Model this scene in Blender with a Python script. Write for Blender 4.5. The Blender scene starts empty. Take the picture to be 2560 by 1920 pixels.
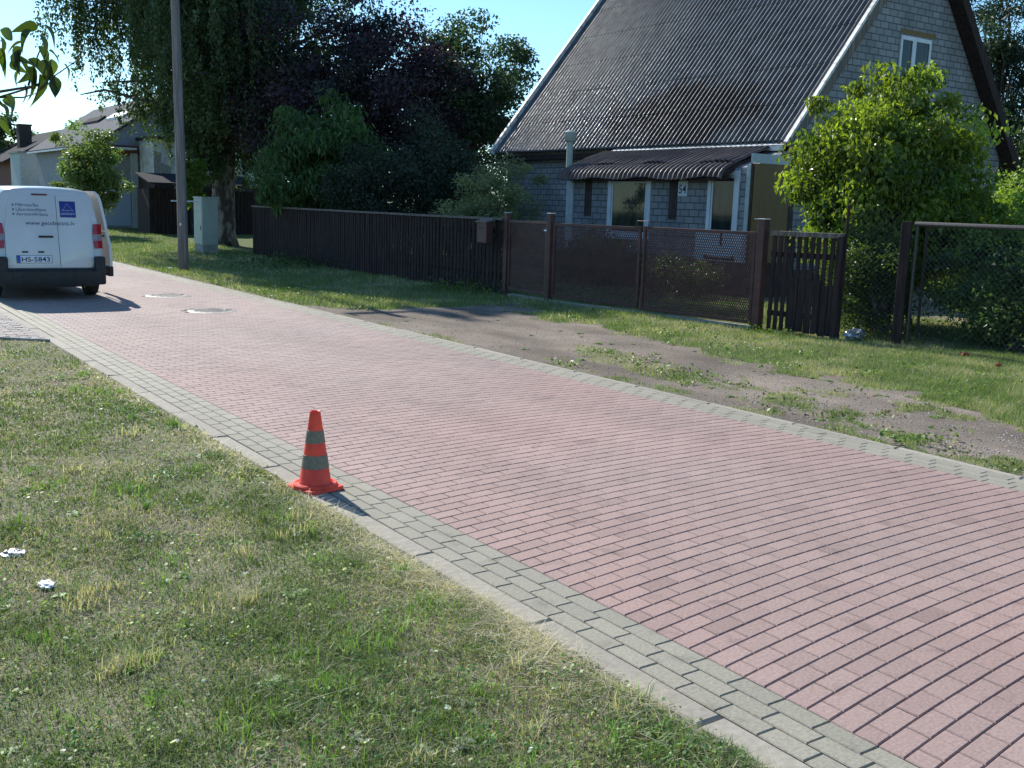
import bpy, math, random
import numpy as np
from mathutils import Vector, Matrix
R_=math.radians
C=bpy.context.scene.collection
sc=bpy.context.scene
# ------------------------------------------------------------------ camera, sky, sun, exposure
cd=bpy.data.cameras.new('camera'); cam=bpy.data.objects.new('camera',cd); C.objects.link(cam); sc.camera=cam
cd.sensor_width=36; cd.lens=36*2600/2560; cd.clip_end=3000; cd.clip_start=.05
RX=(0.8222696121485182,-0.07089553589266018,0.5646649519207102)
RY=(-0.5682353561415664,-0.15689385175040516,0.8077703258436701)
RZ=(0.03132514912642184,-0.9850675825918821,-0.16929439671410573)
cam.matrix_world=Matrix(((RX[0],-RX[1],-RX[2],0),(RY[0],-RY[1],-RY[2],0),(RZ[0],-RZ[1],-RZ[2],1.75),(0,0,0,1)))
SUN_EL=R_(37.0); SUN_AZ=R_(-1.0)      # azimuth measured from +Y towards +X
world=bpy.data.worlds.new("World"); sc.world=world; world.use_nodes=True
wn=world.node_tree; wn.nodes.clear()
wo=wn.nodes.new('ShaderNodeOutputWorld'); wb=wn.nodes.new('ShaderNodeBackground'); ws=wn.nodes.new('ShaderNodeTexSky')
ws.sky_type='NISHITA'; ws.sun_disc=False; ws.sun_elevation=SUN_EL; ws.sun_rotation=SUN_AZ; ws.air_density=1.0; ws.dust_density=.15; ws.ozone_density=3.0
wb.inputs[1].default_value=.105
wt=wn.nodes.new('ShaderNodeVectorMath'); wt.operation='MULTIPLY'; wt.inputs[1].default_value=(.80,1.03,1.14); wn.links.new(ws.outputs[0],wt.inputs[0]); wn.links.new(wt.outputs[0],wb.inputs[0]); wn.links.new(wb.outputs[0],wo.inputs[0])
sd=bpy.data.lights.new('sun','SUN'); sd.energy=4.6; sd.angle=R_(.55); sd.color=(1,.955,.88)
sun=bpy.data.objects.new('sun',sd); C.objects.link(sun)
sdir=Vector((math.sin(SUN_AZ)*math.cos(SUN_EL),math.cos(SUN_AZ)*math.cos(SUN_EL),math.sin(SUN_EL)))
sun.rotation_euler=sdir.to_track_quat('Z','Y').to_euler()
sc.view_settings.view_transform='Standard'; sc.view_settings.look='None'; sc.view_settings.gamma=1; sc.view_settings.exposure=.66
sc.render.engine='CYCLES'
sc.cycles.max_bounces=6; sc.cycles.transparent_max_bounces=8
rng=np.random.default_rng(7); random.seed(7)

# ------------------------------------------------------------------ helpers
def thing(name,label,cat,loc=(0,0,0),rz=0,group=None):
    o=bpy.data.objects.new(name,None); C.objects.link(o); o.location=loc; o.rotation_euler=(0,0,rz)
    o.empty_display_size=.1
    o['label']=label; o['category']=cat
    if group: o['group']=group
    return o
def tag(o,label=None,cat=None,group=None,kind=None):
    for k,v in (('label',label),('category',cat),('group',group),('kind',kind)):
        if v: o[k]=v
    return o
def npmesh(name,V,F,mat,parent=None,col=None,smooth=False,mats=None,fm=None):
    """V (n,3) array, F (m,k) int array of equal sided faces or list of lists"""
    me=bpy.data.meshes.new(name)
    V=np.asarray(V,dtype=np.float32)
    if isinstance(F,np.ndarray):
        m,k=F.shape
        me.vertices.add(len(V)); me.vertices.foreach_set('co',V.ravel())
        me.loops.add(m*k); me.loops.foreach_set('vertex_index',F.astype(np.int32).ravel())
        me.polygons.add(m); me.polygons.foreach_set('loop_start',(np.arange(m)*k).astype(np.int32))
        try: me.polygons.foreach_set('loop_total',np.full(m,k,dtype=np.int32))
        except Exception: pass
        me.update(calc_edges=True)
    else:
        me.from_pydata([tuple(map(float,v)) for v in V],[],[list(f) for f in F]); me.update()
    me.polygons.foreach_set('use_smooth',[bool(smooth)]*len(me.polygons))
    if col is not None:
        a=me.color_attributes.new('Col','FLOAT_COLOR','POINT')
        c=np.ones((len(V),4),dtype=np.float32); c[:,:3]=col
        a.data.foreach_set('color',c.ravel())
    o=bpy.data.objects.new(name,me); C.objects.link(o)
    for mm in (mats or [mat]): me.materials.append(mm)
    if fm is not None: me.polygons.foreach_set('material_index',np.asarray(fm,dtype=np.int32))
    if parent: o.parent=parent
    return o
class MB:
    def __init__(s): s.v=[]; s.f=[]
    def add(s,vs,fs,M=None):
        n=len(s.v)
        for v in vs:
            v=Vector(v)
            s.v.append(tuple(M@v) if M else tuple(v))
        for f in fs: s.f.append([i+n for i in f])
        return s
    def box(s,x0,x1,y0,y1,z0,z1,M=None,b=0):
        if b<=0:
            vs=[(x0,y0,z0),(x1,y0,z0),(x1,y1,z0),(x0,y1,z0),(x0,y0,z1),(x1,y0,z1),(x1,y1,z1),(x0,y1,z1)]
            fs=[(0,3,2,1),(4,5,6,7),(0,1,5,4),(1,2,6,5),(2,3,7,6),(3,0,4,7)]
            return s.add(vs,fs,M)
        bm=bmesh.new(); bmesh.ops.create_cube(bm,size=1)
        for v in bm.verts: v.co=Vector(((x0+x1)/2+v.co.x*(x1-x0),(y0+y1)/2+v.co.y*(y1-y0),(z0+z1)/2+v.co.z*(z1-z0)))
        bmesh.ops.bevel(bm,geom=bm.edges[:],offset=b,segments=2,affect='EDGES',profile=.5)
        bm.verts.index_update(); s.add([v.co.copy() for v in bm.verts],[[v.index for v in f.verts] for f in bm.faces],M); bm.free(); return s
    def tube(s,pts,rad,n=8,cap=True,M=None):
        pts=[Vector(p) for p in pts]
        if not hasattr(rad,'__len__'): rad=[rad]*len(pts)
        base=len(s.v); up=None; vs=[]; fs=[]
        for i,p in enumerate(pts):
            d=(pts[min(i+1,len(pts)-1)]-pts[max(i-1,0)]).normalized()
            if up is None:
                up=Vector((0,0,1)) if abs(d.z)<.9 else Vector((1,0,0))
            a=d.cross(up).normalized(); b=a.cross(d).normalized(); up=b
            for k in range(n):
                t=2*math.pi*k/n; vs.append(p+(a*math.cos(t)+b*math.sin(t))*rad[i])
        for i in range(len(pts)-1):
            for k in range(n): fs.append((i*n+k,i*n+(k+1)%n,(i+1)*n+(k+1)%n,(i+1)*n+k))
        if cap: fs.append(tuple(range(n))[::-1]); fs.append(tuple((len(pts)-1)*n+k for k in range(n)))
        return s.add(vs,fs,M)
    def lathe(s,prof,n=32,M=None):
        vs=[];fs=[]
        for r,z in prof:
            for k in range(n):
                t=2*math.pi*k/n; vs.append((r*math.cos(t),r*math.sin(t),z))
        for i in range(len(prof)-1):
            for k in range(n): fs.append((i*n+k,i*n+(k+1)%n,(i+1)*n+(k+1)%n,(i+1)*n+k))
        return s.add(vs,fs,M)
    def prism(s,poly,a0,a1,axis='y',M=None):
        """poly list of 2D; extruded along axis. axis y: poly is (x,z); axis x: poly is (y,z); axis z: (x,y)"""
        def P(p,a): return {'y':(p[0],a,p[1]),'x':(a,p[0],p[1]),'z':(p[0],p[1],a)}[axis]
        n=len(poly); vs=[P(p,a0) for p in poly]+[P(p,a1) for p in poly]
        fs=[tuple(range(n)),tuple(range(n,2*n))[::-1]]+[(i,i+n,(i+1)%n+n,(i+1)%n) for i in range(n)]
        return s.add(vs,fs,M)
    def build(s,name,mat,parent=None,smooth=False,auto=None,fix=True):
        me=bpy.data.meshes.new(name); me.from_pydata(s.v,[],s.f); me.update()
        if fix:
            bm=bmesh.new(); bm.from_mesh(me); bmesh.ops.recalc_face_normals(bm,faces=bm.faces); bm.to_mesh(me); bm.free()
        o=bpy.data.objects.new(name,me); C.objects.link(o); me.materials.append(mat)
        if smooth or auto:
            me.polygons.foreach_set('use_smooth',[True]*len(me.polygons))
            if auto: me.set_sharp_from_angle(angle=R_(auto))
        if parent: o.parent=parent
        return o
import bmesh
def vnoise(x,y,scale,seed,octs=3):
    out=np.zeros_like(x,dtype=float); amp=1; tot=0
    r=np.random.default_rng(seed)
    for o in range(octs):
        g=r.random((257,257)); sx=x/scale*2**o+37.3*o+1000; sy=y/scale*2**o+11.7*o+1000
        ix=np.floor(sx).astype(int); iy=np.floor(sy).astype(int); fx=sx-ix; fy=sy-iy
        fx=fx*fx*(3-2*fx); fy=fy*fy*(3-2*fy)
        a=g[ix%256,iy%256]; b=g[(ix+1)%256,iy%256]; c=g[ix%256,(iy+1)%256]; d=g[(ix+1)%256,(iy+1)%256]
        out+=amp*((a*(1-fx)+b*fx)*(1-fy)+(c*(1-fx)+d*fx)*fy); tot+=amp; amp*=.5
    return out/tot

# ------------------------------------------------------------------ materials
def mat(name): 
    m=bpy.data.materials.new(name); m.use_nodes=True; nt=m.node_tree; nt.nodes.clear()
    out=nt.nodes.new('ShaderNodeOutputMaterial'); p=nt.nodes.new('ShaderNodeBsdfPrincipled'); nt.links.new(p.outputs[0],out.inputs[0])
    return m,nt,p,out
def nd(nt,t,**k):
    n=nt.nodes.new(t)
    for a,b in k.items(): setattr(n,a,b)
    return n
def pmat(name,col,rough=.6,spec=.4,metal=0,var=.12,scale=6,bump=.0,bscale=60,col2=None,lo=.4,hi=.65,coord='Object',stretch=None,detail=5):
    """plain procedural: two colours mixed by noise, plus fine bump"""
    m,nt,p,out=mat(name)
    tc=nd(nt,'ShaderNodeTexCoord'); no=nd(nt,'ShaderNodeTexNoise'); no.inputs['Scale'].default_value=scale; no.inputs['Detail'].default_value=detail
    src=tc.outputs[coord]
    if stretch:
        mp=nd(nt,'ShaderNodeMapping'); mp.inputs['Scale'].default_value=stretch; nt.links.new(src,mp.inputs[0]); src=mp.outputs[0]
    nt.links.new(src,no.inputs['Vector'])
    cr=nd(nt,'ShaderNodeValToRGB'); nt.links.new(no.outputs[0],cr.inputs[0])
    c2=col2 or tuple(c*(1-var*2) for c in col); 
    cr.color_ramp.elements[0].position=lo; cr.color_ramp.elements[0].color=(*c2,1)
    cr.color_ramp.elements[1].position=hi; cr.color_ramp.elements[1].color=(*col,1)
    nt.links.new(cr.outputs[0],p.inputs['Base Color'])
    p.inputs['Roughness'].default_value=rough; p.inputs['Specular IOR Level'].default_value=spec; p.inputs['Metallic'].default_value=metal
    if bump:
        n2=nd(nt,'ShaderNodeTexNoise'); n2.inputs['Scale'].default_value=bscale; n2.inputs['Detail'].default_value=4; nt.links.new(src,n2.inputs['Vector'])
        b=nd(nt,'ShaderNodeBump'); b.inputs['Strength'].default_value=bump; b.inputs['Distance'].default_value=.02
        nt.links.new(n2.outputs[0],b.inputs['Height']); nt.links.new(b.outputs[0],p.inputs['Normal'])
    return m
def attrmat(name,rough=.8,spec=.3,trans=0,noise=.25,nscale=40,tint=(1,1,1),bump=0,tcol=(1.25,1.35,.5),gain=1):
    """colour from the vertex attribute Col, broken up by noise; optional translucency for leaves"""
    m,nt,p,out=mat(name)
    at=nd(nt,'ShaderNodeAttribute'); at.attribute_name='Col'
    tc=nd(nt,'ShaderNodeTexCoord'); no=nd(nt,'ShaderNodeTexNoise'); no.inputs['Scale'].default_value=nscale; no.inputs['Detail'].default_value=4
    nt.links.new(tc.outputs['Object'],no.inputs['Vector'])
    mr=nd(nt,'ShaderNodeMapRange'); mr.inputs[1].default_value=.3; mr.inputs[2].default_value=.7; mr.inputs[3].default_value=(1-noise)*gain; mr.inputs[4].default_value=(1+noise)*gain
    nt.links.new(no.outputs[0],mr.inputs[0])
    mx=nd(nt,'ShaderNodeVectorMath',operation='SCALE'); nt.links.new(at.outputs['Color'],mx.inputs[0]); nt.links.new(mr.outputs[0],mx.inputs['Scale'])
    nt.links.new(mx.outputs[0],p.inputs['Base Color'])
    p.inputs['Roughness'].default_value=rough; p.inputs['Specular IOR Level'].default_value=spec
    if bump:
        b=nd(nt,'ShaderNodeBump'); b.inputs['Strength'].default_value=bump; b.inputs['Distance'].default_value=.01
        nt.links.new(no.outputs[0],b.inputs['Height']); nt.links.new(b.outputs[0],p.inputs['Normal'])
    if trans:
        t=nd(nt,'ShaderNodeBsdfTranslucent'); ml=nd(nt,'ShaderNodeVectorMath',operation='MULTIPLY'); ml.inputs[1].default_value=tcol
        nt.links.new(mx.outputs[0],ml.inputs[0]); nt.links.new(ml.outputs[0],t.inputs[0])
        ms=nd(nt,'ShaderNodeMixShader'); ms.inputs[0].default_value=trans
        nt.links.new(p.outputs[0],ms.inputs[1]); nt.links.new(t.outputs[0],ms.inputs[2]); nt.links.new(ms.outputs[0],out.inputs[0])
    return m
M={}
M['paver']=attrmat('paver',rough=.78,spec=.35,noise=.17,nscale=70,bump=.2)
def stains(m):
    nt=m.node_tree; p=nt.nodes['Principled BSDF']; l=[k for k in nt.links if k.to_socket==p.inputs['Base Color']][0].from_socket
    g=nd(nt,'ShaderNodeNewGeometry'); f=None
    for sc_,a,b,d,st in ((.9,.35,.68,.86,(1,.25,1)),(5.5,.60,.74,.78,(1,1,1)),(26,.66,.74,.84,(1,1,1))):
        mp=nd(nt,'ShaderNodeMapping'); mp.inputs['Scale'].default_value=st; nt.links.new(g.outputs['Position'],mp.inputs[0])
        n=nd(nt,'ShaderNodeTexNoise'); n.inputs['Scale'].default_value=sc_; n.inputs['Detail'].default_value=3; nt.links.new(mp.outputs[0],n.inputs['Vector'])
        r_=nd(nt,'ShaderNodeMapRange'); r_.inputs[1].default_value=a; r_.inputs[2].default_value=b; r_.inputs[3].default_value=1.04; r_.inputs[4].default_value=d; nt.links.new(n.outputs[0],r_.inputs[0])
        v=nd(nt,'ShaderNodeVectorMath',operation='SCALE'); nt.links.new(l,v.inputs[0]); nt.links.new(r_.outputs[0],v.inputs['Scale']); l=v.outputs[0]
    nt.links.new(l,p.inputs['Base Color'])
stains(M['paver'])
M['sand']=pmat('joint_sand',(.085,.070,.058),rough=.95,scale=20,bump=.3)
M['kerb']=attrmat('kerb',rough=.85,spec=.3,noise=.14,nscale=30,bump=.2)
M['grass']=attrmat('grass',rough=.55,spec=.3,trans=.35,noise=.1,nscale=3)
M['leaf']=attrmat('leaf',gain=1.4,rough=.42,spec=.45,trans=.38,noise=.1,nscale=4)
M['leafgloss']=attrmat('leaf_gloss',rough=.36,spec=.45,trans=.5,noise=.1,nscale=4,tcol=(1.5,1.6,.42))
M['purple']=attrmat('purple_leaf',gain=1.3,rough=.45,spec=.4,trans=.25,noise=.1,nscale=4,tcol=(1.2,.75,.8))
M['weed']=attrmat('weed',rough=.5,spec=.35,trans=.4,noise=.1,nscale=4)
M['stone']=attrmat('stone',rough=.9,spec=.25,noise=.1,nscale=60)
M['bark']=pmat('bark',(.16,.14,.12),rough=.95,scale=9,bump=.6,bscale=30,col2=(.05,.042,.036),stretch=(1,1,.3))
M['birchbark']=pmat('birch_bark',(.27,.25,.23),rough=.9,scale=5,bump=.5,bscale=25,col2=(.07,.055,.05),lo=.45,hi=.62,stretch=(1,1,.5))
M['twig']=pmat('twig',(.12,.09,.065),rough=.9,scale=20)
M['brownmetal']=pmat('brown_metal',(.10,.04,.036),rough=.5,spec=.35,scale=7,col2=(.062,.028,.026),bump=.05)
M['darkwood']=pmat('dark_wood',(.052,.034,.032),rough=.85,spec=.2,scale=8,bump=.4,bscale=40,col2=(.026,.019,.019),stretch=(2,2,.25))
M['greywood']=pmat('grey_wood',(.22,.19,.16),rough=.85,scale=10,bump=.4,bscale=60,col2=(.1,.085,.075),stretch=(3,3,.2))
M['polewood']=pmat('pole_wood',(.25,.235,.225),rough=.85,scale=7,bump=.5,bscale=40,col2=(.14,.13,.125),stretch=(4,4,.15))
M['white']=pmat('white_trim',(.62,.67,.72),rough=.45,scale=4,var=.06)
M['whitestrip']=pmat('white_flashing',(.62,.62,.6),rough=.6,scale=9,col2=(.3,.29,.27),lo=.35,hi=.5)
M['vanwhite']=pmat('van_paint',(.56,.58,.58),rough=.22,spec=.5,scale=2,var=.04)
M['vanwhite'].node_tree.nodes['Principled BSDF'].inputs['Coat Weight'].default_value=.5
M['black']=pmat('black_plastic',(.025,.026,.028),rough=.55,scale=20,var=.2,bump=.05)
M['tyre']=pmat('tyre_rubber',(.02,.02,.02),rough=.85,scale=20)
M['navy']=pmat('navy_print',(.022,.04,.10),rough=.5,scale=20,var=.05)
M['blue']=pmat('blue_print',(.018,.03,.24),rough=.45,scale=20,var=.08)
M['pale']=pmat('pale_print',(.42,.5,.66),rough=.5,scale=20,var=.05)
M['plate']=pmat('plate_white',(.7,.74,.78),rough=.35,scale=20,var=.03)
M['euroblue']=pmat('plate_blue',(.02,.08,.42),rough=.4,scale=20,var=.05)
M['red']=pmat('lamp_red',(.42,.01,.02),rough=.12,spec=.7,scale=30,var=.2)
M['lampclear']=pmat('lamp_clear',(.32,.27,.3),rough=.15,spec=.7,scale=40,var=.2)
M['chrome']=pmat('dull_steel',(.45,.45,.44),rough=.35,metal=.9,scale=20,var=.1)
M['cone']=pmat('cone_orange',(.95,.082,.042),rough=.5,spec=.35,scale=9,col2=(.62,.05,.035),lo=.3,hi=.6,bump=.08)
M['band']=pmat('band_grey',(.25,.20,.135),rough=.6,scale=60,col2=(.17,.15,.11),bump=.15,bscale=200)
M['cabinet']=pmat('cabinet_grey',(.36,.42,.37),rough=.5,scale=3,var=.06,bump=.05)
M['concrete']=pmat('concrete',(.34,.33,.30),rough=.9,scale=8,var=.15,bump=.3,bscale=50)
M['ochre']=pmat('ochre_board',(.17,.105,.03),rough=.6,scale=4,var=.1,stretch=(4,4,.5))
M['render']=pmat('white_render',(.56,.56,.53),rough=.9,scale=2.5,col2=(.36,.36,.34),lo=.35,hi=.55,bump=.2)
M['greenrender']=pmat('pale_render',(.44,.5,.5),rough=.9,scale=6,var=.07,bump=.2)
M['brickred']=pmat('dull_red_wall',(.2,.09,.075),rough=.9,scale=5,var=.15,bump=.2)
M['roofgrey']=pmat('roof_grey',(.13,.135,.145),rough=.95,spec=.1,scale=3,var=.12,bump=.15,stretch=(1,1,3))
M['roofdark']=pmat('roof_dark',(.04,.042,.048),rough=.95,spec=.1,scale=4,var=.15,bump=.3)
M['fabricdark']=pmat('plinth_dark',(.075,.055,.05),rough=.9,scale=4,var=.2,bump=.3)
M['iron']=pmat('cast_iron',(.16,.165,.17),rough=.35,metal=.5,spec=.6,scale=50,col2=(.05,.05,.055),lo=.4,hi=.6,bump=.5,bscale=120)
M['ring']=pmat('iron_ring',(.30,.30,.29),rough=.6,metal=.2,scale=30,var=.2,bump=.2)
M['foil']=pmat('foil_wrapper',(.75,.75,.76),rough=.3,metal=.6,scale=25,col2=(.25,.27,.3),bump=.8,bscale=30)
M['paper']=pmat('paper',(.78,.77,.76),rough=.7,scale=12,var=.05,bump=.3)
M['wire']=pmat('galvanised_wire',(.085,.08,.078),rough=.5,metal=.4,scale=40,var=.15)
M['terracotta']=pmat('dead_leaf',(.30,.06,.025),rough=.8,scale=20,var=.2)
def glass(name,col,rough=.04):
    m,nt,p,out=mat(name); tc=nd(nt,'ShaderNodeTexCoord'); no=nd(nt,'ShaderNodeTexNoise'); no.inputs['Scale'].default_value=2.2; no.inputs['Detail'].default_value=4
    mp=nd(nt,'ShaderNodeMapping'); mp.inputs['Scale'].default_value=(3,3,.6); nt.links.new(tc.outputs['Object'],mp.inputs[0]); nt.links.new(mp.outputs[0],no.inputs['Vector'])
    cr=nd(nt,'ShaderNodeValToRGB'); cr.color_ramp.elements[0].position=.4; cr.color_ramp.elements[0].color=(*[c*.45 for c in col],1); cr.color_ramp.elements[1].position=.68; cr.color_ramp.elements[1].color=(*col,1)
    nt.links.new(no.outputs[0],cr.inputs[0]); nt.links.new(cr.outputs[0],p.inputs['Base Color']); p.inputs['Roughness'].default_value=rough; p.inputs['Specular IOR Level'].default_value=.3
    return m
M['glass']=glass('curtained_glass',(.07,.08,.06)); M['glassdark']=glass('dark_glass',(.03,.045,.05))
def brickmat():
    m,nt,p,out=mat('silicate_block'); g=nd(nt,'ShaderNodeNewGeometry'); sx=nd(nt,'ShaderNodeSeparateXYZ'); nt.links.new(g.outputs['Position'],sx.inputs[0])
    ad=nd(nt,'ShaderNodeMath',operation='ADD'); nt.links.new(sx.outputs[0],ad.inputs[0]); nt.links.new(sx.outputs[1],ad.inputs[1])
    cx=nd(nt,'ShaderNodeCombineXYZ'); nt.links.new(ad.outputs[0],cx.inputs[0]); nt.links.new(sx.outputs[2],cx.inputs[1])
    b=nd(nt,'ShaderNodeTexBrick'); nt.links.new(cx.outputs[0],b.inputs['Vector'])
    b.inputs['Scale'].default_value=1; b.inputs['Brick Width'].default_value=.29; b.inputs['Row Height'].default_value=.148; b.inputs['Mortar Size'].default_value=.011; b.inputs['Mortar Smooth'].default_value=.25
    b.inputs['Color1'].default_value=(.265,.275,.285,1); b.inputs['Color2'].default_value=(.205,.215,.225,1); b.inputs['Mortar'].default_value=(.06,.065,.07,1)
    no=nd(nt,'ShaderNodeTexNoise'); no.inputs['Scale'].default_value=1.7; no.inputs['Detail'].default_value=6; nt.links.new(g.outputs['Position'],no.inputs['Vector'])
    mr=nd(nt,'ShaderNodeMapRange'); mr.inputs[1].default_value=.3; mr.inputs[2].default_value=.7; mr.inputs[3].default_value=.75; mr.inputs[4].default_value=1.15; nt.links.new(no.outputs[0],mr.inputs[0])
    sc_=nd(nt,'ShaderNodeVectorMath',operation='SCALE'); nt.links.new(b.outputs[0],sc_.inputs[0]); nt.links.new(mr.outputs[0],sc_.inputs['Scale']); nt.links.new(sc_.outputs[0],p.inputs['Base Color'])
    bu=nd(nt,'ShaderNodeBump'); bu.inputs['Strength'].default_value=.6; bu.inputs['Distance'].default_value=.01; bu.invert=True; nt.links.new(b.outputs['Fac'],bu.inputs['Height']); nt.links.new(bu.outputs[0],p.inputs['Normal'])
    p.inputs['Roughness'].default_value=.85
    return m
M['block']=brickmat()
def roofmat(name,base,dark,moss,mc,mr_,glint=.38):
    """corrugated asbestos cement: weathered grey, brown moss stain of its own shape around a point"""
    m,nt,p,out=mat(name); g=nd(nt,'ShaderNodeNewGeometry')
    n1=nd(nt,'ShaderNodeTexNoise'); n1.inputs['Scale'].default_value=3; n1.inputs['Detail'].default_value=6; nt.links.new(g.outputs['Position'],n1.inputs['Vector'])
    cr=nd(nt,'ShaderNodeValToRGB'); cr.color_ramp.elements[0].position=.36; cr.color_ramp.elements[0].color=(*dark,1); cr.color_ramp.elements[1].position=.62; cr.color_ramp.elements[1].color=(*base,1); nt.links.new(n1.outputs[0],cr.inputs[0])
    # stain
    sb=nd(nt,'ShaderNodeVectorMath',operation='SUBTRACT'); nt.links.new(g.outputs['Position'],sb.inputs[0]); sb.inputs[1].default_value=mc
    dv=nd(nt,'ShaderNodeVectorMath',operation='DIVIDE'); nt.links.new(sb.outputs[0],dv.inputs[0]); dv.inputs[1].default_value=mr_
    ln=nd(nt,'ShaderNodeVectorMath',operation='LENGTH'); nt.links.new(dv.outputs[0],ln.inputs[0])
    n2=nd(nt,'ShaderNodeTexNoise'); n2.inputs['Scale'].default_value=1.4; n2.inputs['Detail'].default_value=7; nt.links.new(g.outputs['Position'],n2.inputs['Vector'])
    ad=nd(nt,'ShaderNodeMath',operation='MULTIPLY_ADD'); nt.links.new(n2.outputs[0],ad.inputs[0]); ad.inputs[1].default_value=1.6; nt.links.new(ln.outputs['Value'],ad.inputs[2])
    mr=nd(nt,'ShaderNodeMapRange'); mr.inputs[1].default_value=1.5; mr.inputs[2].default_value=2.0; mr.inputs[3].default_value=1; mr.inputs[4].default_value=0; nt.links.new(ad.outputs[0],mr.inputs[0])
    n3=nd(nt,'ShaderNodeTexNoise'); n3.inputs['Scale'].default_value=14; n3.inputs['Detail'].default_value=5; nt.links.new(g.outputs['Position'],n3.inputs['Vector'])
    m3=nd(nt,'ShaderNodeMapRange'); m3.inputs[1].default_value=.35; m3.inputs[2].default_value=.6; m3.inputs[3].default_value=1; m3.inputs[4].default_value=.8; nt.links.new(n3.outputs[0],m3.inputs[0])
    mm=nd(nt,'ShaderNodeMath',operation='MULTIPLY'); nt.links.new(mr.outputs[0],mm.inputs[0]); nt.links.new(m3.outputs[0],mm.inputs[1])
    mx=nd(nt,'ShaderNodeMix',data_type='RGBA'); nt.links.new(mm.outputs[0],mx.inputs[0]); nt.links.new(cr.outputs[0],mx.inputs[6]); mx.inputs[7].default_value=(*moss,1)
    nt.links.new(mx.outputs[2],p.inputs['Base Color']); mr4=nd(nt,'ShaderNodeMapRange'); mr4.inputs[1].default_value=.3; mr4.inputs[2].default_value=.7; mr4.inputs[3].default_value=.33; mr4.inputs[4].default_value=.65; nt.links.new(n3.outputs[0],mr4.inputs[0]); nt.links.new(mr4.outputs[0],p.inputs['Roughness']); p.inputs['Specular IOR Level'].default_value=glint
    bu=nd(nt,'ShaderNodeBump'); bu.inputs['Strength'].default_value=.15; bu.inputs['Distance'].default_value=.01; nt.links.new(n3.outputs[0],bu.inputs['Height']); nt.links.new(bu.outputs[0],p.inputs['Normal'])
    return m
M['corr']=roofmat('corrugated_cement',(.125,.13,.135),(.07,.075,.08),(.030,.017,.011),(18.1,18.9,4.0),(1.05,2.7,1.1))
M['corrbrown']=roofmat('mossy_corrugated_cement',(.12,.085,.072),(.055,.038,.034),(.03,.022,.018),(17.1,19.5,3.1),(.8,2.6,.6),.35)

# ------------------------------------------------------------------ ground
DIRT=[(6.9,16.4),(7.26,15.4),(7.8,15.05),(8.5,15.2),(9.16,15.2),(10.02,15.25),(10.9,15.4),(10.6,14.5),(9.64,13.3),(9.67,12.65),(10.06,12.69),(9.89,11.97),(9.78,11.25),(9.37,10.13),(9.46,9.89),(9.37,9.17),(9.19,8.1),(8.92,7.63),(9.14,7.1),(9.28,6.53),(9.08,5.7),(8.88,5.18),(8.65,4.67),(8.4,3.5),(8.2,2),(8.2,-3),(6.9,-3)]
PATCH=[(8.33,10.45),(8.5,10.16),(8.34,9.27),(8.1,8.32),(7.88,7.56),(7.35,7.9),(7.41,8.47),(7.6,9.34),(7.88,9.93)]
TUFTS=[(7.95,7.26,.16),(7.7,6.47,.28),(7.41,5.8,.16),(7.61,5.74,.17),(8.06,5.58,.14),(7.4,5.29,.13),(8.57,5.79,.14),(8.73,5.61,.12),(8.6,5.36,.13),(7.43,4.69,.22),(7.19,4.43,.2),(6.99,5.34,.12),(10.0,12.88,.25),(7.5,7.6,.12),(7.25,6.2,.1),(8.2,6.7,.1),(7.15,9.0,.14),(7.1,3.9,.2),(7.9,3.9,.15)]
def inpoly(x,y,P):
    x=np.asarray(x); y=np.asarray(y); c=np.zeros(x.shape,bool); n=len(P)
    for i in range(n):
        x0,y0=P[i]; x1,y1=P[(i+1)%n]
        cond=((y0>y)!=(y1>y))&(x<(x1-x0)*(y-y0)/((y1-y0) or 1e-9)+x0); c^=cond
    return c
def dirtmask(x,y):
    jx=x+(vnoise(x,y,.45,11,5)-.5)*1.2; jy=y+(vnoise(x,y,.45,12,5)-.5)*1.4
    d=inpoly(jx,jy,DIRT)&~inpoly(x+(jx-x)*.5,y+(jy-y)*.5,PATCH)
    for tx,ty,r in TUFTS:
        d&=~(((jx-tx)**2+((jy-ty)*.8)**2)<r*r)
    return d
FENCE=[(11.62,30.5),(11.45,23),(11.43,20),(11.62,17.2),(11.6,15.3),(12.05,10.82),(12.22,9.55)]
def fencex(y):
    f=sorted(FENCE,key=lambda p:p[1]); return np.interp(y,[p[1] for p in f],[p[0] for p in f])
def gz(x,y):
    x=np.asarray(x,float); y=np.asarray(y,float)
    z=(vnoise(x,y,1.3,21,3)-.5)*.05
    verge=np.clip((x-7.0)/1.5,0,1)*np.clip((y-15)/2,0,1)*np.clip((32-y)/3,0,1)
    z-=.10*verge*np.exp(-((x-9.2)/1.2)**2)
    z+=np.clip((y-36)/14,0,1)*.15*np.clip((x-8)/2,0,1)
    z*=np.clip(np.minimum(abs(x-2.46),abs(x-6.96))/.4,.15,1)
    left=(x<2.46); z+=np.where(left,.012,-.004)
    road=(x>2.465)&(x<6.945); z=np.where(road,-.14,z)
    return z
def axis(lo,a,b,hi,fine,extra=()):
    v=list(np.arange(a,b,fine)); s=fine
    u=b
    while u<hi: v.append(u); s*=1.35; u+=s
    v.append(hi); s=fine; u=a-fine
    while u>lo: v.append(u); s*=1.35; u-=s
    v.append(lo); v+=list(extra)
    return np.array(sorted(set(np.round(v,4))))
xs=axis(-400,-3,13,600,.09,(2.455,2.468,6.942,6.955)); ys=axis(-200,.8,26,900,.1)
GX,GY=np.meshgrid(xs,ys); GZ=gz(GX,GY)
V=np.stack([GX.ravel(),GY.ravel(),GZ.ravel()],1)
nx=len(xs); ny=len(ys); ii,jj=np.meshgrid(np.arange(nx-1),np.arange(ny-1)); a=(jj*nx+ii).ravel()
F=np.stack([a,a+1,a+nx+1,a+nx],1)
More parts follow.
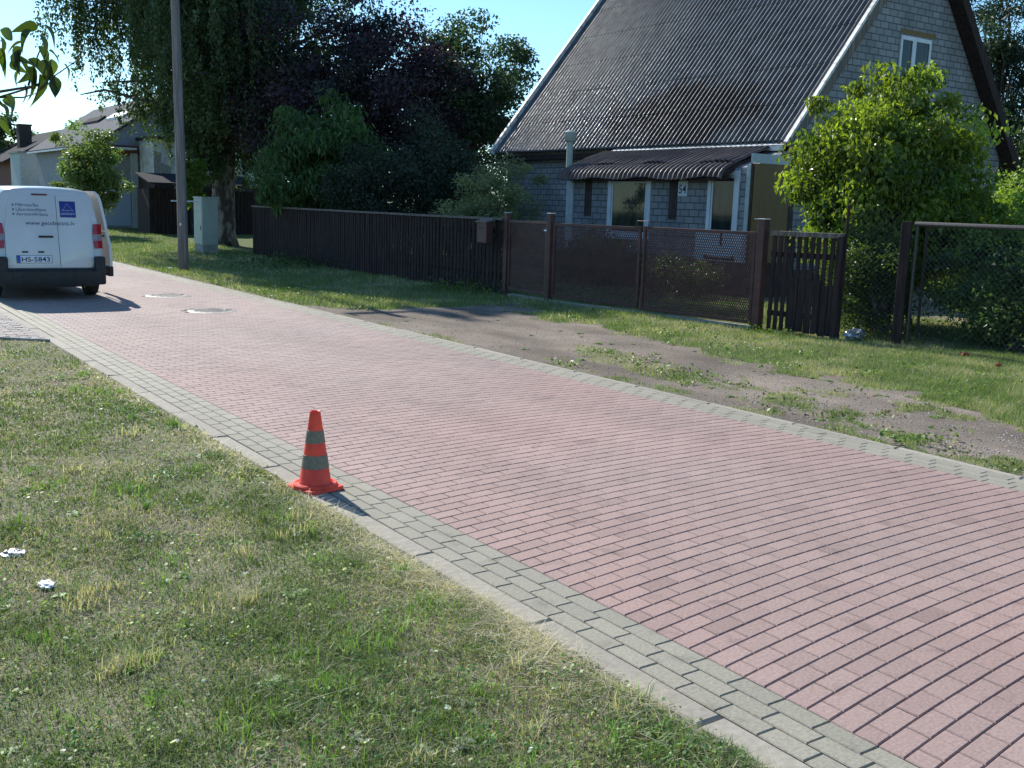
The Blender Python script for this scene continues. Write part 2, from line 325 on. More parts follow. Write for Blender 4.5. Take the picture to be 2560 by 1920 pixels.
gx,gy=V[:,0],V[:,1]
dm=dirtmask(gx,gy)
dry=vnoise(gx,gy,1.1,31,4); n2=vnoise(gx,gy,.25,32,4)
soil=np.array([.21,.185,.125]); green=np.array([.13,.16,.07]); dirt=np.array([.195,.160,.128])
col=soil*(.35+1.1*n2[:,None])*(1-.55*np.clip((dry[:,None]-.3)*2,0,1))+green*.6*np.clip((dry[:,None]-.3)*2,0,1)
far=np.clip((np.hypot(gx,gy)-26)/10,0,1)[:,None]; col=col*(1-far)+np.array([.085,.11,.03])*far
rut=vnoise(gx,gy*.35,.5,33,3)[:,None]
col=np.where(dm[:,None],dirt*(.45+1.0*rut)*(.85+.3*n2[:,None]),col)
ground=npmesh('ground',V,F,attrmat('soil',rough=.95,spec=.15,noise=.45,nscale=75,bump=1.0),col=col,smooth=True); tag(ground,kind='structure')

# ------------------------------------------------------------------ paved road
def arc(x): return .26*(1-((x-5.6)/2.9)**2)
def bricks(B,name,mat_,cols,gap=.0042,bev=.0042,parent=None,curve=True,h=.03,jit=.0004,z0=0,gx=.0062):
    """B: (n,4) x0,x1,y0,y1"""
    n=len(B); x0,x1,y0,y1=B.T; g=gap/2
    x0=x0+gx/2; x1=x1-gx/2; y0=y0+g; y1=y1-g; b=bev
    zt=z0+rng.normal(0,jit,n)
    tx=rng.normal(0,jit*.8,(n,4))
    vs=np.zeros((n,12,3))
    cs=[(0,0),(1,0),(1,1),(0,1)]
    for k,(i,j) in enumerate(cs):
        X=np.where(i,x1,x0); Y=np.where(j,y1,y0); sx=-b if i else b; sy=-b if j else b
        vs[:,k]=np.stack([X+sx,Y+sy,zt+tx[:,k]],1); vs[:,4+k]=np.stack([X,Y,zt-b],1); vs[:,8+k]=np.stack([X,Y,zt-h],1)
    if curve: vs[:,:,1]+=arc(vs[:,:,0])
    fs=[(0,1,2,3)]
    for k in range(4): fs+= [(4+k,4+(k+1)%4,(k+1)%4,k),(8+k,8+(k+1)%4,4+(k+1)%4,4+k)]
    fs=np.array(fs); F=(fs[None]+(np.arange(n)*12)[:,None,None]).reshape(-1,4)
    return npmesh(name,vs.reshape(-1,3),F,mat_,parent,col=np.repeat(cols,12,axis=0))
L=[]
y=-.6; row=0
while y<62:
    off=.1 if row%2 else 0
    x=2.90-off
    while x<6.58:
        a0=max(x,2.90); a1=min(x+.2,6.58)
        if a1-a0>.03: L.append((a0,a1,y,y+.1))
        x+=.2
    y+=.1; row+=1
B=np.array(L); cx=(B[:,0]+B[:,1])/2; cy=(B[:,2]+B[:,3])/2; n=len(B)
t=np.clip(vnoise(cx,cy,1.6,41,3),0,1)[:,None]
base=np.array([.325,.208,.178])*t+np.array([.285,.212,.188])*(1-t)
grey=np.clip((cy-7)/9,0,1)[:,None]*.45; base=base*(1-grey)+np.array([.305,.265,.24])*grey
v=(.93+.14*rng.random(n))[:,None]
odd=rng.random(n)
base=np.where((odd<.012)[:,None],np.array([.275,.19,.168]),base); base=np.where(((odd>.02)&(odd<.032))[:,None],base*.84,base)
# holes in the paving where the covers sit
keep=np.ones(n,bool)
MANH=[(5.33,15.78),(5.43,18.40)]
for mx,my in MANH: keep&=~(np.hypot(cx-mx,cy+arc(cx)-my)<.36)
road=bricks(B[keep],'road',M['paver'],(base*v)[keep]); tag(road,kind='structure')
# grey border bands, three courses each side, laid lengthways
L=[]
for side,x0 in (('l',2.60),('r',6.58)):
    for r in range(3):
        y=-.6+[0,.07,.13][r]
        while y<62: L.append((x0+r*.1,x0+r*.1+.1,y,y+.2)); y+=.2
B=np.array(L); n=len(B); v=(.93+.14*rng.random(n))[:,None]
cc=np.array([.255,.238,.185])*v
band=bricks(B,'road_border',M['paver'],cc,curve=False); tag(band,kind='structure')
sb=MB(); sb.box(2.5,6.95,-1,62.3,-.12,-.012); sb.build('road_bed',M['sand']); tag(bpy.data.objects['road_bed'],kind='structure')
sb=MB(); sb.box(2.5,6.95,62.3,260,-.1,0); tag(sb.build('far_road',M['concrete']),kind='structure')
L=[];cc=[]
for x0,x1 in ((2.462,2.598),(6.882,6.955)):
    y=-.65 if x0<3 else -.3
    while y<62: L.append((x0,x1,y,y+1.0)); cc.append(np.array([.315,.288,.235])*(.9+.18*random.random())); y+=1.0
kerb=bricks(np.array(L),'kerb',M['kerb'],np.array(cc),gap=.006,bev=.012,curve=False,h=.1,jit=.002,z0=.004); tag(kerb,kind='structure')
# side path of worn pavers on the near side
L=[];y=0
cc=[]
ux=np.array([-.36,.3]); 
yy=13.06
r=0
while yy<17.6:
    x=-4.0-(.1 if r%2 else 0)
    while x<2.44:
        ylow=12.93+(2.46-x)*.9 if x>1.95 else 13.39+(1.95-x)*.18
        if yy>=ylow: L.append((max(x,-4),min(x+.2,2.44),yy,yy+.1)); q=random.random(); cc.append(np.array([.25,.235,.215])*(.8+.3*q) if q<.6 else np.array([.27,.205,.185])*(.8+.3*q))
        x+=.2
    yy+=.1; r+=1
path=bricks(np.array(L),'path',M['paver'],np.array(cc),curve=False,z0=.034,h=.06,jit=.002); tag(path,kind='structure')
k=MB(); k.prism([(2.45,12.90),(1.95,13.34),(-4,14.4),(-4,14.46),(1.96,13.41),(2.45,12.97)],-.05,.045,'z'); tag(k.build('path_edging',M['concrete']),kind='structure')

# ------------------------------------------------------------------ grass
def blades(px,py,h,w,cols,name,lean=.6,seg2=False,z=None,label=None):
    n=len(px); r=np.random.default_rng(len(px)); z=gz(px,py) if z is None else z
    th=r.random(n)*2*np.pi; ln=lean*r.random(n)*h; la=r.random(n)*2*np.pi
    dx=np.cos(th)*w/2; dy=np.sin(th)*w/2; lx=np.cos(la)*ln; ly=np.sin(la)*ln
    if seg2:
        v=np.zeros((n,5,3))
        v[:,0]=np.stack([px-dx,py-dy,z],1); v[:,1]=np.stack([px+dx,py+dy,z],1)
        v[:,2]=np.stack([px+dx*.8+lx*.35,py+dy*.8+ly*.35,z+h*.6],1); v[:,3]=np.stack([px-dx*.8+lx*.35,py-dy*.8+ly*.35,z+h*.6],1)
        v[:,4]=np.stack([px+lx*1.3,py+ly*1.3,z+h*.95],1)
        k=np.arange(n)[:,None]*5
        F=np.concatenate([k+np.array([[0,1,2]]),k+np.array([[0,2,3]]),k+np.array([[3,2,4]])])
        o=npmesh(name,v.reshape(-1,3),F,M['grass'],col=np.repeat(cols,5,axis=0))
    else:
        v=np.zeros((n,3,3))
        v[:,0]=np.stack([px-dx,py-dy,z],1); v[:,1]=np.stack([px+dx,py+dy,z],1); v[:,2]=np.stack([px+lx,py+ly,z+h],1)
        o=npmesh(name,v.reshape(-1,3),np.arange(n*3).reshape(-1,3),M['grass'],col=np.repeat(cols,3,axis=0))
    return o
def scatter(n,x0,x1,y0,y1,ref=3.0,cap=1.0):
    """points, density falling with the distance from the near edge"""
    px=rng.uniform(x0,x1,n*6); u=rng.random(n*6); 
    py=1/(1/y0+u*(1/y1-1/y0)); return px,py
GREEN=np.array([.13,.18,.08]); STRAW=np.array([.50,.44,.34]); OLIVE=np.array([.225,.245,.12]); BRIGHT=np.array([.18,.30,.085])
def gcol(px,py,dryb=0):
    n=len(px); d=vnoise(px,py,1.1,31,4); f=vnoise(px,py,.35,51,3)
    k=np.clip((.56-d)*2.0+(.52-f)*2.4+dryb+.10,0,1)
    r=rng.random(n)
    c=np.where((r<k*.75)[:,None],STRAW,np.where((r<.55)[:,None],GREEN,np.where((r<.8)[:,None],OLIVE,BRIGHT)))
    return c*(.55+.75*rng.random(n))[:,None]
# near lawn
N=640000
px=rng.uniform(-7,2.48,N*2); u=rng.random(N*2); py=1/(1/1.35+u*(1/14.5-1/1.35))
ok=(px>-.62*(py-1)+.05-1.2+.2)&(px>-.72*py+1.3-1.2)
px=px[ok][:N]; py=py[ok][:N]
ylow=np.where(px>1.95,12.93+(2.46-px)*.9,13.39+(1.95-px)*.18); ok=py<ylow-.03; px=px[ok]; py=py[ok]
ex=2.405+(vnoise(px,py,.3,61,3)-.5)*.13; ok=px<ex; px=px[ok]; py=py[ok]
d=vnoise(px,py,.35,51,3); bare=vnoise(px,py,.5,52,3)
ok=(rng.random(len(px))<np.clip((bare-.27)*3.8,.38,1)); px=px[ok]; py=py[ok]; d=d[ok]
edge=np.clip(1-(2.5-px)/.35,0,1)*np.clip(1.3-py*.1,.3,1)*.7
h=(.011+.019*rng.random(len(px)))*(.5+1.4*d)+edge*.012*rng.random(len(px)); wd=.0022+.0022*rng.random(len(px)); wd*=np.clip(py/4,1,2.6)
g=blades(px,py,h,wd,gcol(px,py,edge*.9),'lawn_grass',lean=1.6,seg2=True); tag(g,kind='stuff')
# matted dry thatch between the blades
m=230000; tx=rng.uniform(-7,2.44,m*2); u=rng.random(m*2); ty=1/(1/1.35+u*(1/14-1/1.35)); ok=(tx>-.72*ty+.1)&(tx<2.42); tx=tx[ok][:m]; ty=ty[ok][:m]
dd=vnoise(tx,ty,.35,51,3); dk=vnoise(tx,ty,1.1,31,4); ok=rng.random(len(tx))<np.clip((.62-dd)*3+(.58-dk)*3,.12,1); tx=tx[ok]; ty=ty[ok]
ok=ty<np.where(tx>1.95,12.93+(2.46-tx)*.9,13.39+(1.95-tx)*.18)-.03; tx=tx[ok]; ty=ty[ok]; m=len(tx)
g=blades(tx,ty,.005+.010*rng.random(m),(.0018+.0016*rng.random(m))*np.clip(ty/4,1,2.6),np.array([.44,.39,.31])*(.3+.9*rng.random(m))[:,None],'dry_thatch',lean=7.0,seg2=True); tag(g,kind='stuff')
# taller tufts, long stems and straw on the near lawn
T=[];H=[];CL=[];W_=[]
for i in range(650):
    ty=1/(1/1.4+random.random()*(1/12.5-1/1.4)); tx=random.uniform(-.6*ty+.2,2.35); big=random.random()
    m=random.randint(25,60); rad=random.uniform(.02,.08); a=np.random.default_rng(i)
    T.append(np.stack([tx+a.normal(0,rad,m),ty+a.normal(0,rad,m)],1)); H.append(.028+.055*a.random(m)*(.5+big)); W_.append(.0028+.002*a.random(m))
    base=BRIGHT if random.random()<.55 else (GREEN if random.random()<.6 else STRAW); CL.append(base*(.75+.6*a.random(m))[:,None])
T=np.concatenate(T); ok=T[:,0]<2.45; H=np.concatenate(H)[ok]; CL=np.concatenate(CL)[ok]; W_=np.concatenate(W_)[ok]*np.clip(T[ok,1]/4,1,2.2); T=T[ok]
g=blades(T[:,0],T[:,1],H,W_,CL,'tall_grass',lean=1.0,seg2=True); tag(g,kind='stuff')
m=26000; py=1/(1/1.3+rng.random(m)*(1/11-1/1.3)); px=2.42+(vnoise(np.zeros(m),py,.3,61,3)-.5)*.12-rng.exponential(.07,m)
keep_=rng.random(m)<np.clip(1.7-py*.14,.3,1)*np.clip((vnoise(px*0,py,.5,71,3)-.25)*4,.1,1); px=px[keep_]; py=py[keep_]; m=len(px)
g=blades(px,py,.012+.035*rng.random(m),(.002+.002*rng.random(m))*np.clip(py/4,1,2.5),np.array([.64,.57,.43])*(.55+.7*rng.random(m))[:,None],'straw_grass',lean=4.2,seg2=True); tag(g,kind='stuff')
m=1100; py=1/(1/1.35+rng.random(m)*(1/9-1/1.35)); px=rng.uniform(-.5*py-.2,2.4)
g=blades(px,py,.02+.05*rng.random(m),.0022*np.clip(py/4,1,2)*np.ones(m),np.tile(np.array([.62,.56,.40]),(m,1))*(.6+.6*rng.random(m))[:,None],'dead_stems',lean=5.0,seg2=True); tag(g,kind='stuff')
# far verge and yard
N=520000
px=rng.uniform(6.97,17,N*2); u=rng.random(N*2); py=1/(1/3.2+u*(1/48-1/3.2))
fx=fencex(py); lim=np.where(py>9,fx+4.2,15); ok=(px<lim)&~((px>11.8)&(py>30)&(px>12.5)); px=px[ok][:N]; py=py[ok][:N]
ok=~dirtmask(px,py)&((~inpoly(px,py,DIRT))|(rng.random(len(px))<.62)); px=px[ok]; py=py[ok]
d=vnoise(px,py,.6,53,3)
sz=np.clip(py/9,1,3.2)
h=(.022+.034*rng.random(len(px)))*(.6+d)*np.clip(sz,1,1.7); wd=(.004+.003*rng.random(len(px)))*sz
ind=inpoly(px,py,DIRT); h=np.where(ind,h*.6,h); c=gcol(px,py,.0); c=np.where(ind[:,None],gcol(px,py,.25),c); c=c*.82+.18*BRIGHT*(.7+.6*rng.random(len(px)))[:,None]
g=blades(px,py,h,wd,c,'verge_grass',lean=1.1); tag(g,kind='stuff')
# weeds: small round leaves in patches, both sides
def leafdiscs(P,S,cols,name,tilt=.7,nrm=None):
    n=len(P); r=np.random.default_rng(n+5)
    az=r.random(n)*2*np.pi; t=r.normal(0,tilt,n); t2=r.normal(0,tilt,n)
    e1=np.stack([np.cos(az),np.sin(az),np.sin(t)],1); e2=np.stack([-np.sin(az),np.cos(az),np.sin(t2)],1)
    e1/=np.linalg.norm(e1,axis=1)[:,None]; e2/=np.linalg.norm(e2,axis=1)[:,None]
    v=np.zeros((n,6,3)); pat=[(-.5,0),(-.25,.42),(.25,.42),(.5,0),(.25,-.42),(-.25,-.42)]
    for k,(a,b) in enumerate(pat): v[:,k]=P+S[:,None]*(a*e1+b*e2)
    return npmesh(name,v.reshape(-1,3),np.arange(n*6).reshape(-1,6),M['weed'],col=np.repeat(cols,6,axis=0))
PP=[];SS=[];CC=[]
for i in range(900):
    ty=1/(1/1.4+random.random()*(1/13-1/1.4)); tx=random.uniform(-.6*ty+.1,2.4); a=np.random.default_rng(i+900); m=random.randint(8,45); rad=random.uniform(.03,.12)
    x=tx+a.normal(0,rad,m); y=ty+a.normal(0,rad,m); x=np.minimum(x,2.45); s=(.006+.010*a.random(m))*np.clip(ty/4,1,1.8)
    PP.append(np.stack([x,y,gz(x,y)+.018+.02*a.random(m)],1)); SS.append(s); q=random.random(); CC.append(np.array([.17,.30,.11] if q<.6 else [.27,.36,.08])*(.7+.6*a.random(m))[:,None])
for i in range(200):
    tx=random.uniform(7,11.3); ty=random.uniform(4,22); 
    if dirtmask(np.array([tx]),np.array([ty]))[0] and random.random()<.93: continue
    a=np.random.default_rng(i+2900); m=random.randint(10,40); rad=random.uniform(.05,.16); x=tx+a.normal(0,rad,m); y=ty+a.normal(0,rad,m); x=np.maximum(x,7.0)
    PP.append(np.stack([x,y,gz(x,y)+.03+.05*a.random(m)],1)); SS.append(.018+.02*a.random(m)); CC.append(np.array([.14,.22,.05])*(.7+.6*a.random(m))[:,None])
for tx,ty,r_ in TUFTS+[(8.0,9.0,.3),(7.8,8.4,.3),(8.2,9.8,.25),(7.7,7.9,.2),(8.3,9.2,.3)]:
    a=np.random.default_rng(int(tx*1000+ty*77)); m=int(230*r_); x=tx+a.normal(0,r_*.5,m); y=ty+a.normal(0,r_*.6,m); x=np.maximum(x,6.98)
    PP.append(np.stack([x,y,gz(x,y)+.008+.03*a.random(m)],1)); SS.append(.014+.02*a.random(m)); CC.append(np.array([.16,.19,.07])*(.6+.7*a.random(m))[:,None])
g=leafdiscs(np.concatenate(PP),np.concatenate(SS),np.concatenate(CC),'weeds'); tag(g,kind='stuff')
# flat rosettes of broad leaved weeds
def rosettes(spec,name):
    PP=[];SS=[];CC=[];AZ=[]
    for (x,y,n_,l,c) in spec:
        a=np.random.default_rng(int(abs(x)*991+y*313)); az=np.linspace(0,2*np.pi,n_,endpoint=False)+a.random(n_)*.5
        PP.append(np.tile([x,y,0.],(n_,1))); PP[-1][:,2]=gz(np.full(n_,x),np.full(n_,y))+.006; SS.append(l*(.6+.5*a.random(n_))); CC.append(np.array(c)*(.7+.5*a.random(n_))[:,None]); AZ.append(az)
    P=np.concatenate(PP);S=np.concatenate(SS)[:,None];Cc=np.concatenate(CC);az=np.concatenate(AZ); n=len(P); e=rng.uniform(.15,.6,n)
    d=np.stack([np.cos(az)*np.cos(e),np.sin(az)*np.cos(e),np.sin(e)],1); sd2=np.stack([-np.sin(az),np.cos(az),np.zeros(n)],1); up=np.array([0,0,1.])
    v=np.zeros((n,8,3)); ks=[(.05,.05),(.45,.22),(.8,.17),(1.1,.01)]
    for i,(t_,w_) in enumerate(ks):
        c_=P+d*S*t_-up*S*.35*t_*t_
        v[:,i]=c_-sd2*S*w_; v[:,7-i]=c_+sd2*S*w_
    f=np.array([[0,1,6,7],[1,2,5,6],[2,3,4,5]]); F=(f[None]+(np.arange(n)*8)[:,None,None]).reshape(-1,4)
    return npmesh(name,v.reshape(-1,3),F,M['weed'],col=np.repeat(Cc,8,axis=0))
sp=[]; rq=random.Random(77)
for i in range(230):
    ty=1/(1/1.4+rq.random()*(1/12-1/1.4)); tx=rq.uniform(-.6*ty+.1,2.36); sp.append((tx,ty,rq.randint(5,11),rq.uniform(.025,.065),(.20,.33,.10) if rq.random()<.6 else ((.30,.38,.09) if rq.random()<.7 else (.33,.36,.25))))
for i in range(70):
    tx=rq.uniform(7.1,11.3); ty=rq.uniform(4,15); sp.append((tx,ty,rq.randint(5,10),rq.uniform(.04,.09),(.20,.30,.09)))
tag(rosettes(sp,'rosette_weeds'),kind='stuff')
# tiny daisies and clover heads
m=46; py=1/(1/1.45+rng.random(m)*(1/9-1/1.45)); px=rng.uniform(-.35*py-.1,2.35); PP=[];SS=[];
for i in range(m):
    a=np.random.default_rng(i+50); k=5; PP.append(np.stack([px[i]+a.normal(0,.006,k),py[i]+a.normal(0,.006,k),gz(px[i],py[i])+.04+.004*a.random(k)],1)); SS.append(np.full(k,.013))
g=leafdiscs(np.concatenate(PP),np.concatenate(SS),np.tile([.75,.74,.72],(m*5,1)),'clover_flowers'); tag(g,kind='stuff')
# gravel on the dirt, and grit on the road
m=15000; px=rng.uniform(6.98,11,m*3); py=1/(1/3.6+rng.random(m*3)*(1/16.5-1/3.6)); ok=dirtmask(px,py); px=px[ok][:m]; py=py[ok][:m]; m=len(px)
s=.0022+.012*rng.random(m)**7; q=np.array([(1,0,0),(-1,0,0),(0,1,0),(0,-1,0),(0,0,.45),(0,0,-.5)],float)
ff=np.array([(0,2,4),(2,1,4),(1,3,4),(3,0,4),(2,0,5),(1,2,5),(3,1,5),(0,3,5)])
v=q[None]*s[:,None,None]*(.6+.8*rng.random((m,6,1)))+np.stack([px,py,gz(px,py)+s*.15],1)[:,None]
g=npmesh('gravel',v.reshape(-1,3),(ff[None]+(np.arange(m)*6)[:,None,None]).reshape(-1,3),M['stone'],col=np.repeat(np.array([.42,.38,.35])*(.5+.8*rng.random(m)**2)[:,None],6,axis=0)); tag(g,kind='stuff')

# ------------------------------------------------------------------ foliage builder
def leaves(P,S,cols,mat_,parent,name='leaves',droop=.4,aspect=.55,rs=1,stuff=None):
    """one folded quad per leaf, P leaf bases, S lengths"""
    n=len(P); r=np.random.default_rng(rs); az=r.random(n)*2*np.pi; el=-droop+r.normal(0,.55,n)
    d=np.stack([np.cos(az)*np.cos(el),np.sin(az)*np.cos(el),np.sin(el)],1)
    sd_=np.cross(d,r.normal(0,1,(n,3))+np.array([0,0,.8])); sd_/=np.linalg.norm(sd_,axis=1)[:,None]+1e-9
    up=np.cross(sd_,d); S=S[:,None]
    v=np.zeros((n,4,3)); v[:,0]=P; v[:,1]=P+d*S*.42+sd_*S*aspect*.5+up*S*.10; v[:,2]=P+d*S-up*S*.12; v[:,3]=P+d*S*.42-sd_*S*aspect*.5+up*S*.10
    f=np.array([[0,1,2],[0,2,3]]); F=(f[None]+(np.arange(n)*4)[:,None,None]).reshape(-1,3)
    return npmesh(name,v.reshape(-1,3),F,mat_,parent,col=np.repeat(cols,4,axis=0))
def limb_path(a,b,sag=.0,r=random,k=4,j=.12):
    a=Vector(a); b=Vector(b); L=(b-a).length; pts=[]
    for i in range(k+1):
        t=i/k; p=a.lerp(b,t); p.z+=math.sin(t*math.pi)*sag*L
        if 0<i<k: p+=Vector((r.uniform(-j,j),r.uniform(-j,j),r.uniform(-j,j)))*L*.5
        pts.append(p)
    return pts
def tree(name,label,cat,base,H0,center,rad,nc,cr,npc,leaf,col,mat_=None,droop=.4,aspect=.55,seed=1,trunk_r=.12,bark='bark',group=None,stems=1,power=.55,colvar=.35,zlow=-1,col2=None,shape=None):
    rd=random.Random(seed); r=np.random.default_rng(seed); root=thing(name,label,cat,base,0,group)
    bx,by,bz=base; c=np.array(center)-np.array(base); rad=np.array(rad)
    u=r.normal(0,1,(nc*3,3)); u/=np.linalg.norm(u,axis=1)[:,None]; q=u*(r.random((nc*3,1))**power)
    q=q[q[:,2]>zlow][:nc]; K=c+q*rad*(1+np.clip(.11*r.normal(0,1,(len(q),1)),-.3,.07))
    if shape: K=K[[shape(k+np.array(base)) for k in K]]
    K=K[K[:,2]>.1]
    tm=MB(); top=c.copy(); top[2]=c[2]+rad[2]*.35
    starts=[]
    for s in range(stems):
        a=(rd.uniform(-1,1)*.12*stems,rd.uniform(-1,1)*.12*stems,-.1)
        e=top+np.array([rd.uniform(-1,1)*rad[0]*.35*(stems>1),rd.uniform(-1,1)*rad[1]*.35*(stems>1),0])
        pts=limb_path(a,e,0,rd,6,.05); rr=[trunk_r*(1-.85*i/6)*(1.25 if i==0 else 1) for i in range(7)]
        tm.tube(pts,rr,10); starts.append(pts)
    tm.build('trunk',M[bark],root,smooth=True)
    bmh=MB()
    for i in range(0,len(K),max(1,len(K)//70)):
        p=rd.choice(starts); s=p[min(5,max(1,int(6*max(.12,min(.85,(K[i][2]*.55)/max(.1,top[2]))))))]
        pts=limb_path(s,K[i],.06,rd,4,.1); r0=trunk_r*.32; bmh.tube(pts,[r0,r0*.7,r0*.45,r0*.28,r0*.14],5,cap=False)
    bmh.build('branch',M[bark],root,smooth=True)
    P=[];S=[];CC=[]
    for k in K:
        m=int(npc*rd.uniform(.6,1.4)); w=cr*rd.uniform(.6,1.35)
        off=r.normal(0,1,(m,3)); off/=np.linalg.norm(off,axis=1)[:,None]; off*=(r.random((m,1))**.5)*w*np.array([1,1,.75]); 
        P.append(k+off); S.append(leaf*(.65+.6*r.random(m)))
        b=1+colvar*rd.uniform(-1,1); cc=np.array(col if (col2 is None or rd.random()<.7) else col2)
        CC.append(cc*b*(.75+.5*r.random((m,1))))
    P=np.concatenate(P); S=np.concatenate(S); CC=np.concatenate(CC); ok=P[:,2]>.02
    leaves(P[ok],S[ok],CC[ok],mat_ or M['leaf'],root,'crown',droop,aspect,seed)
    return root
DG=(.032,.062,.026); MG=(.05,.09,.03); LG=(.085,.15,.028); OL=(.09,.105,.045)
# weeping birch by the cabinet: hanging strands
def birch():
    bx,by=13.1,37.2; root=thing('weeping_birch','huge weeping birch with hanging strands of leaves, thick trunk behind the grey cabinet','tree',(bx,by,.05)); rd=random.Random(3); r=np.random.default_rng(3)
    tm=MB(); tm.tube([(0,0,-.2),(-.05,0,.4),(0,.05,2),(.05,0,4.5),(-.15,.1,7),(0,.2,10),(.2,.1,18)],[.55,.43,.39,.36,.30,.24,.05],14); tm.build('trunk',M['birchbark'],root,smooth=True)
    bmh=MB(); P=[];S=[];CC=[]
    for i in range(150):
        z0=rd.uniform(3.2,14.6); a=rd.uniform(0,2*math.pi); L=rd.uniform(1.2,6.3)*(1.05-.02*max(0,z0-7));
        if z0>8.5: L=min(5.6,L*1.25)*(.55 if math.cos(a)>.1 else 1) 
        e=Vector((math.cos(a)*L,math.sin(a)*L,z0+L*rd.uniform(.15,.5))); s=Vector((0,0,z0))
        pts=limb_path(s,e,.12,rd,5,.08); r0=.05+.015*L; bmh.tube(pts,[r0*(1-.17*k) for k in range(6)],6,cap=False)
        for kx in range(40 if z0>9 else 31):
            t=rd.uniform(.25,1)*5; k0=min(4,int(t)); p=pts[k0].lerp(pts[k0+1],t-k0)+Vector((rd.gauss(0,.35),rd.gauss(0,.35),rd.gauss(0,.15)))
            ln=rd.uniform(.8,3.4); q=Vector(p); dx,dy=rd.uniform(-.12,.12),rd.uniform(-.12,.12); m=int(ln*34)
            zmin=1.9+max(0,math.hypot(p.x,p.y)-1.0)*.78+rd.random()*1.3
            if p.z-ln<zmin: ln=max(.3,p.z-zmin); m=int(ln*34)
            if p.z<zmin: continue
            if False: ln=max(.4,p.z-1.2-rd.random()*1.4); m=int(ln*26)
            tt=r.random(m); x=p.x+dx*tt*ln+r.normal(0,.06,m); yv=p.y+dy*tt*ln+r.normal(0,.06,m); zz=p.z-tt*ln+r.normal(0,.03,m)
            P.append(np.stack([x,yv,zz],1)); S.append((.09+.06*r.random(m))*(2.2 if p.z>11 else 1)); b=rd.uniform(.6,1.35); CC.append(np.array([.045,.075,.03])*b*(.7+.6*r.random((m,1))))
            if kx%3==0: bmh.tube([p,(p.x+dx*ln*.5,p.y+dy*ln*.5,p.z-ln*.5),(p.x+dx*ln,p.y+dy*ln,p.z-ln)],[.008,.006,.003],3,cap=False)
    bmh.build('branch',M['bark'],root)
    P=np.concatenate(P); ok=P[:,2]>1.2; leaves(P[ok],np.concatenate(S)[ok],np.concatenate(CC)[ok],M['leaf'],root,'crown',.9,.6,5)
birch()
tree('plum_tree','tall dark purple leaved tree standing behind the picket fence','tree',(16.2,32.5,0),0,(16.0,32.5,4.9),(4.0,3.4,3.6),240,.75,175,.15,(.036,.024,.034),M['purple'],seed=11,trunk_r=.2,col2=(.026,.036,.032),power=.45)
tree('maple_tree','dark green tree whose crown touches the far end of the big roof','tree',(20.2,33,0),0,(20.0,32.4,5.0),(2.9,2.9,3.3),190,.7,200,.15,(.025,.048,.028),seed=12,trunk_r=.17,power=.5)
tree('walnut_tree','drooping leaved green shrubby tree rising over the far half of the picket fence','tree',(13.4,29.0,0),0,(12.9,28.4,2.45),(1.85,2.0,2.35),130,.5,130,.23,(.045,.09,.028),droop=1.0,aspect=.3,seed=13,trunk_r=.1,power=.5,stems=2)
tree('dark_shrub','dense dark shrub behind the middle of the picket fence','shrub',(13.1,25.6,0),0,(13.1,25.6,1.7),(1.5,1.3,1.7),80,.45,110,.11,(.028,.04,.026),seed=14,trunk_r=.06,power=.5,stems=3,group=None)
tree('lilac_shrub','dark shrub between the purple tree and the brick house','shrub',(15.0,25.2,0),0,(15.0,25.2,1.9),(1.7,1.3,1.9),90,.45,110,.12,(.03,.045,.032),seed=15,trunk_r=.06,power=.5,stems=3)
tree('tall_shrub','tall narrow dark shrub against the far corner of the brick house','shrub',(16.6,28.3,0),0,(16.6,28.3,2.4),(1.7,1.3,2.3),90,.5,110,.12,(.03,.042,.034),seed=16,trunk_r=.06,power=.5,stems=3)
tree('willow_bush','olive green bush with fine narrow leaves above the fence near the mailbox','bush',(13.45,20.3,0),0,(13.5,20.3,1.4),(1.45,1.0,1.5),150,.3,150,.10,(.16,.18,.10),droop=.2,aspect=.25,seed=17,trunk_r=.04,power=.5,stems=4,col2=(.12,.15,.085))
tree('lilac_tree','big bright green leafy shrub in front of the gable wall','shrub',(14.5,10.75,0),0,(14.80,10.75,2.3),(1.55,1.5,1.7),330,.33,135,.11,(.19,.25,.05),M['leafgloss'],droop=.9,aspect=.55,seed=18,trunk_r=.045,power=.38,stems=6,col2=(.08,.13,.03),colvar=.35)
tree('hedge_bush','low small leaved bush at the foot of the bright green shrub, behind the wire fence','bush',(13.25,9.7,0),0,(13.35,9.85,.75),(.8,.75,.85),90,.28,160,.055,(.06,.10,.035),M['leafgloss'],droop=.2,seed=19,trunk_r=.02,power=.5,stems=5)
tree('currant_bush','wide dark green bush behind the wire mesh fence by the thick grey post','bush',(15.4,8.0,0),0,(15.6,7.5,1.1),(2.1,2.4,1.2),340,.35,150,.085,(.12,.19,.04),droop=.2,seed=20,trunk_r=.03,power=.45,stems=6,col2=(.035,.07,.03))
tree('pine_tree','tall loose pine seen past the steep gable edge of the house','tree',(31.2,18.6,0),0,(31.0,18.7,6.8),(1.9,1.8,4.0),85,.5,120,.18,(.025,.045,.028),seed=21,trunk_r=.16,power=.7,aspect=.25)
tree('apple_tree','dark broad tree low beside the back corner of the gable','tree',(30.3,16.0,0),0,(31.0,16.5,2.8),(4.2,3.2,2.9),220,.65,140,.18,(.028,.05,.024),seed=22,trunk_r=.14,power=.5)
tree('young_tree','small light green tree on the verge in front of the pale house','tree',(10.1,43.8,.05),0,(9.95,43.8,2.4),(1.5,1.35,1.95),120,.38,120,.15,(.13,.175,.065),seed=23,trunk_r=.05,power=.6,col2=(.11,.17,.06),droop=.1)
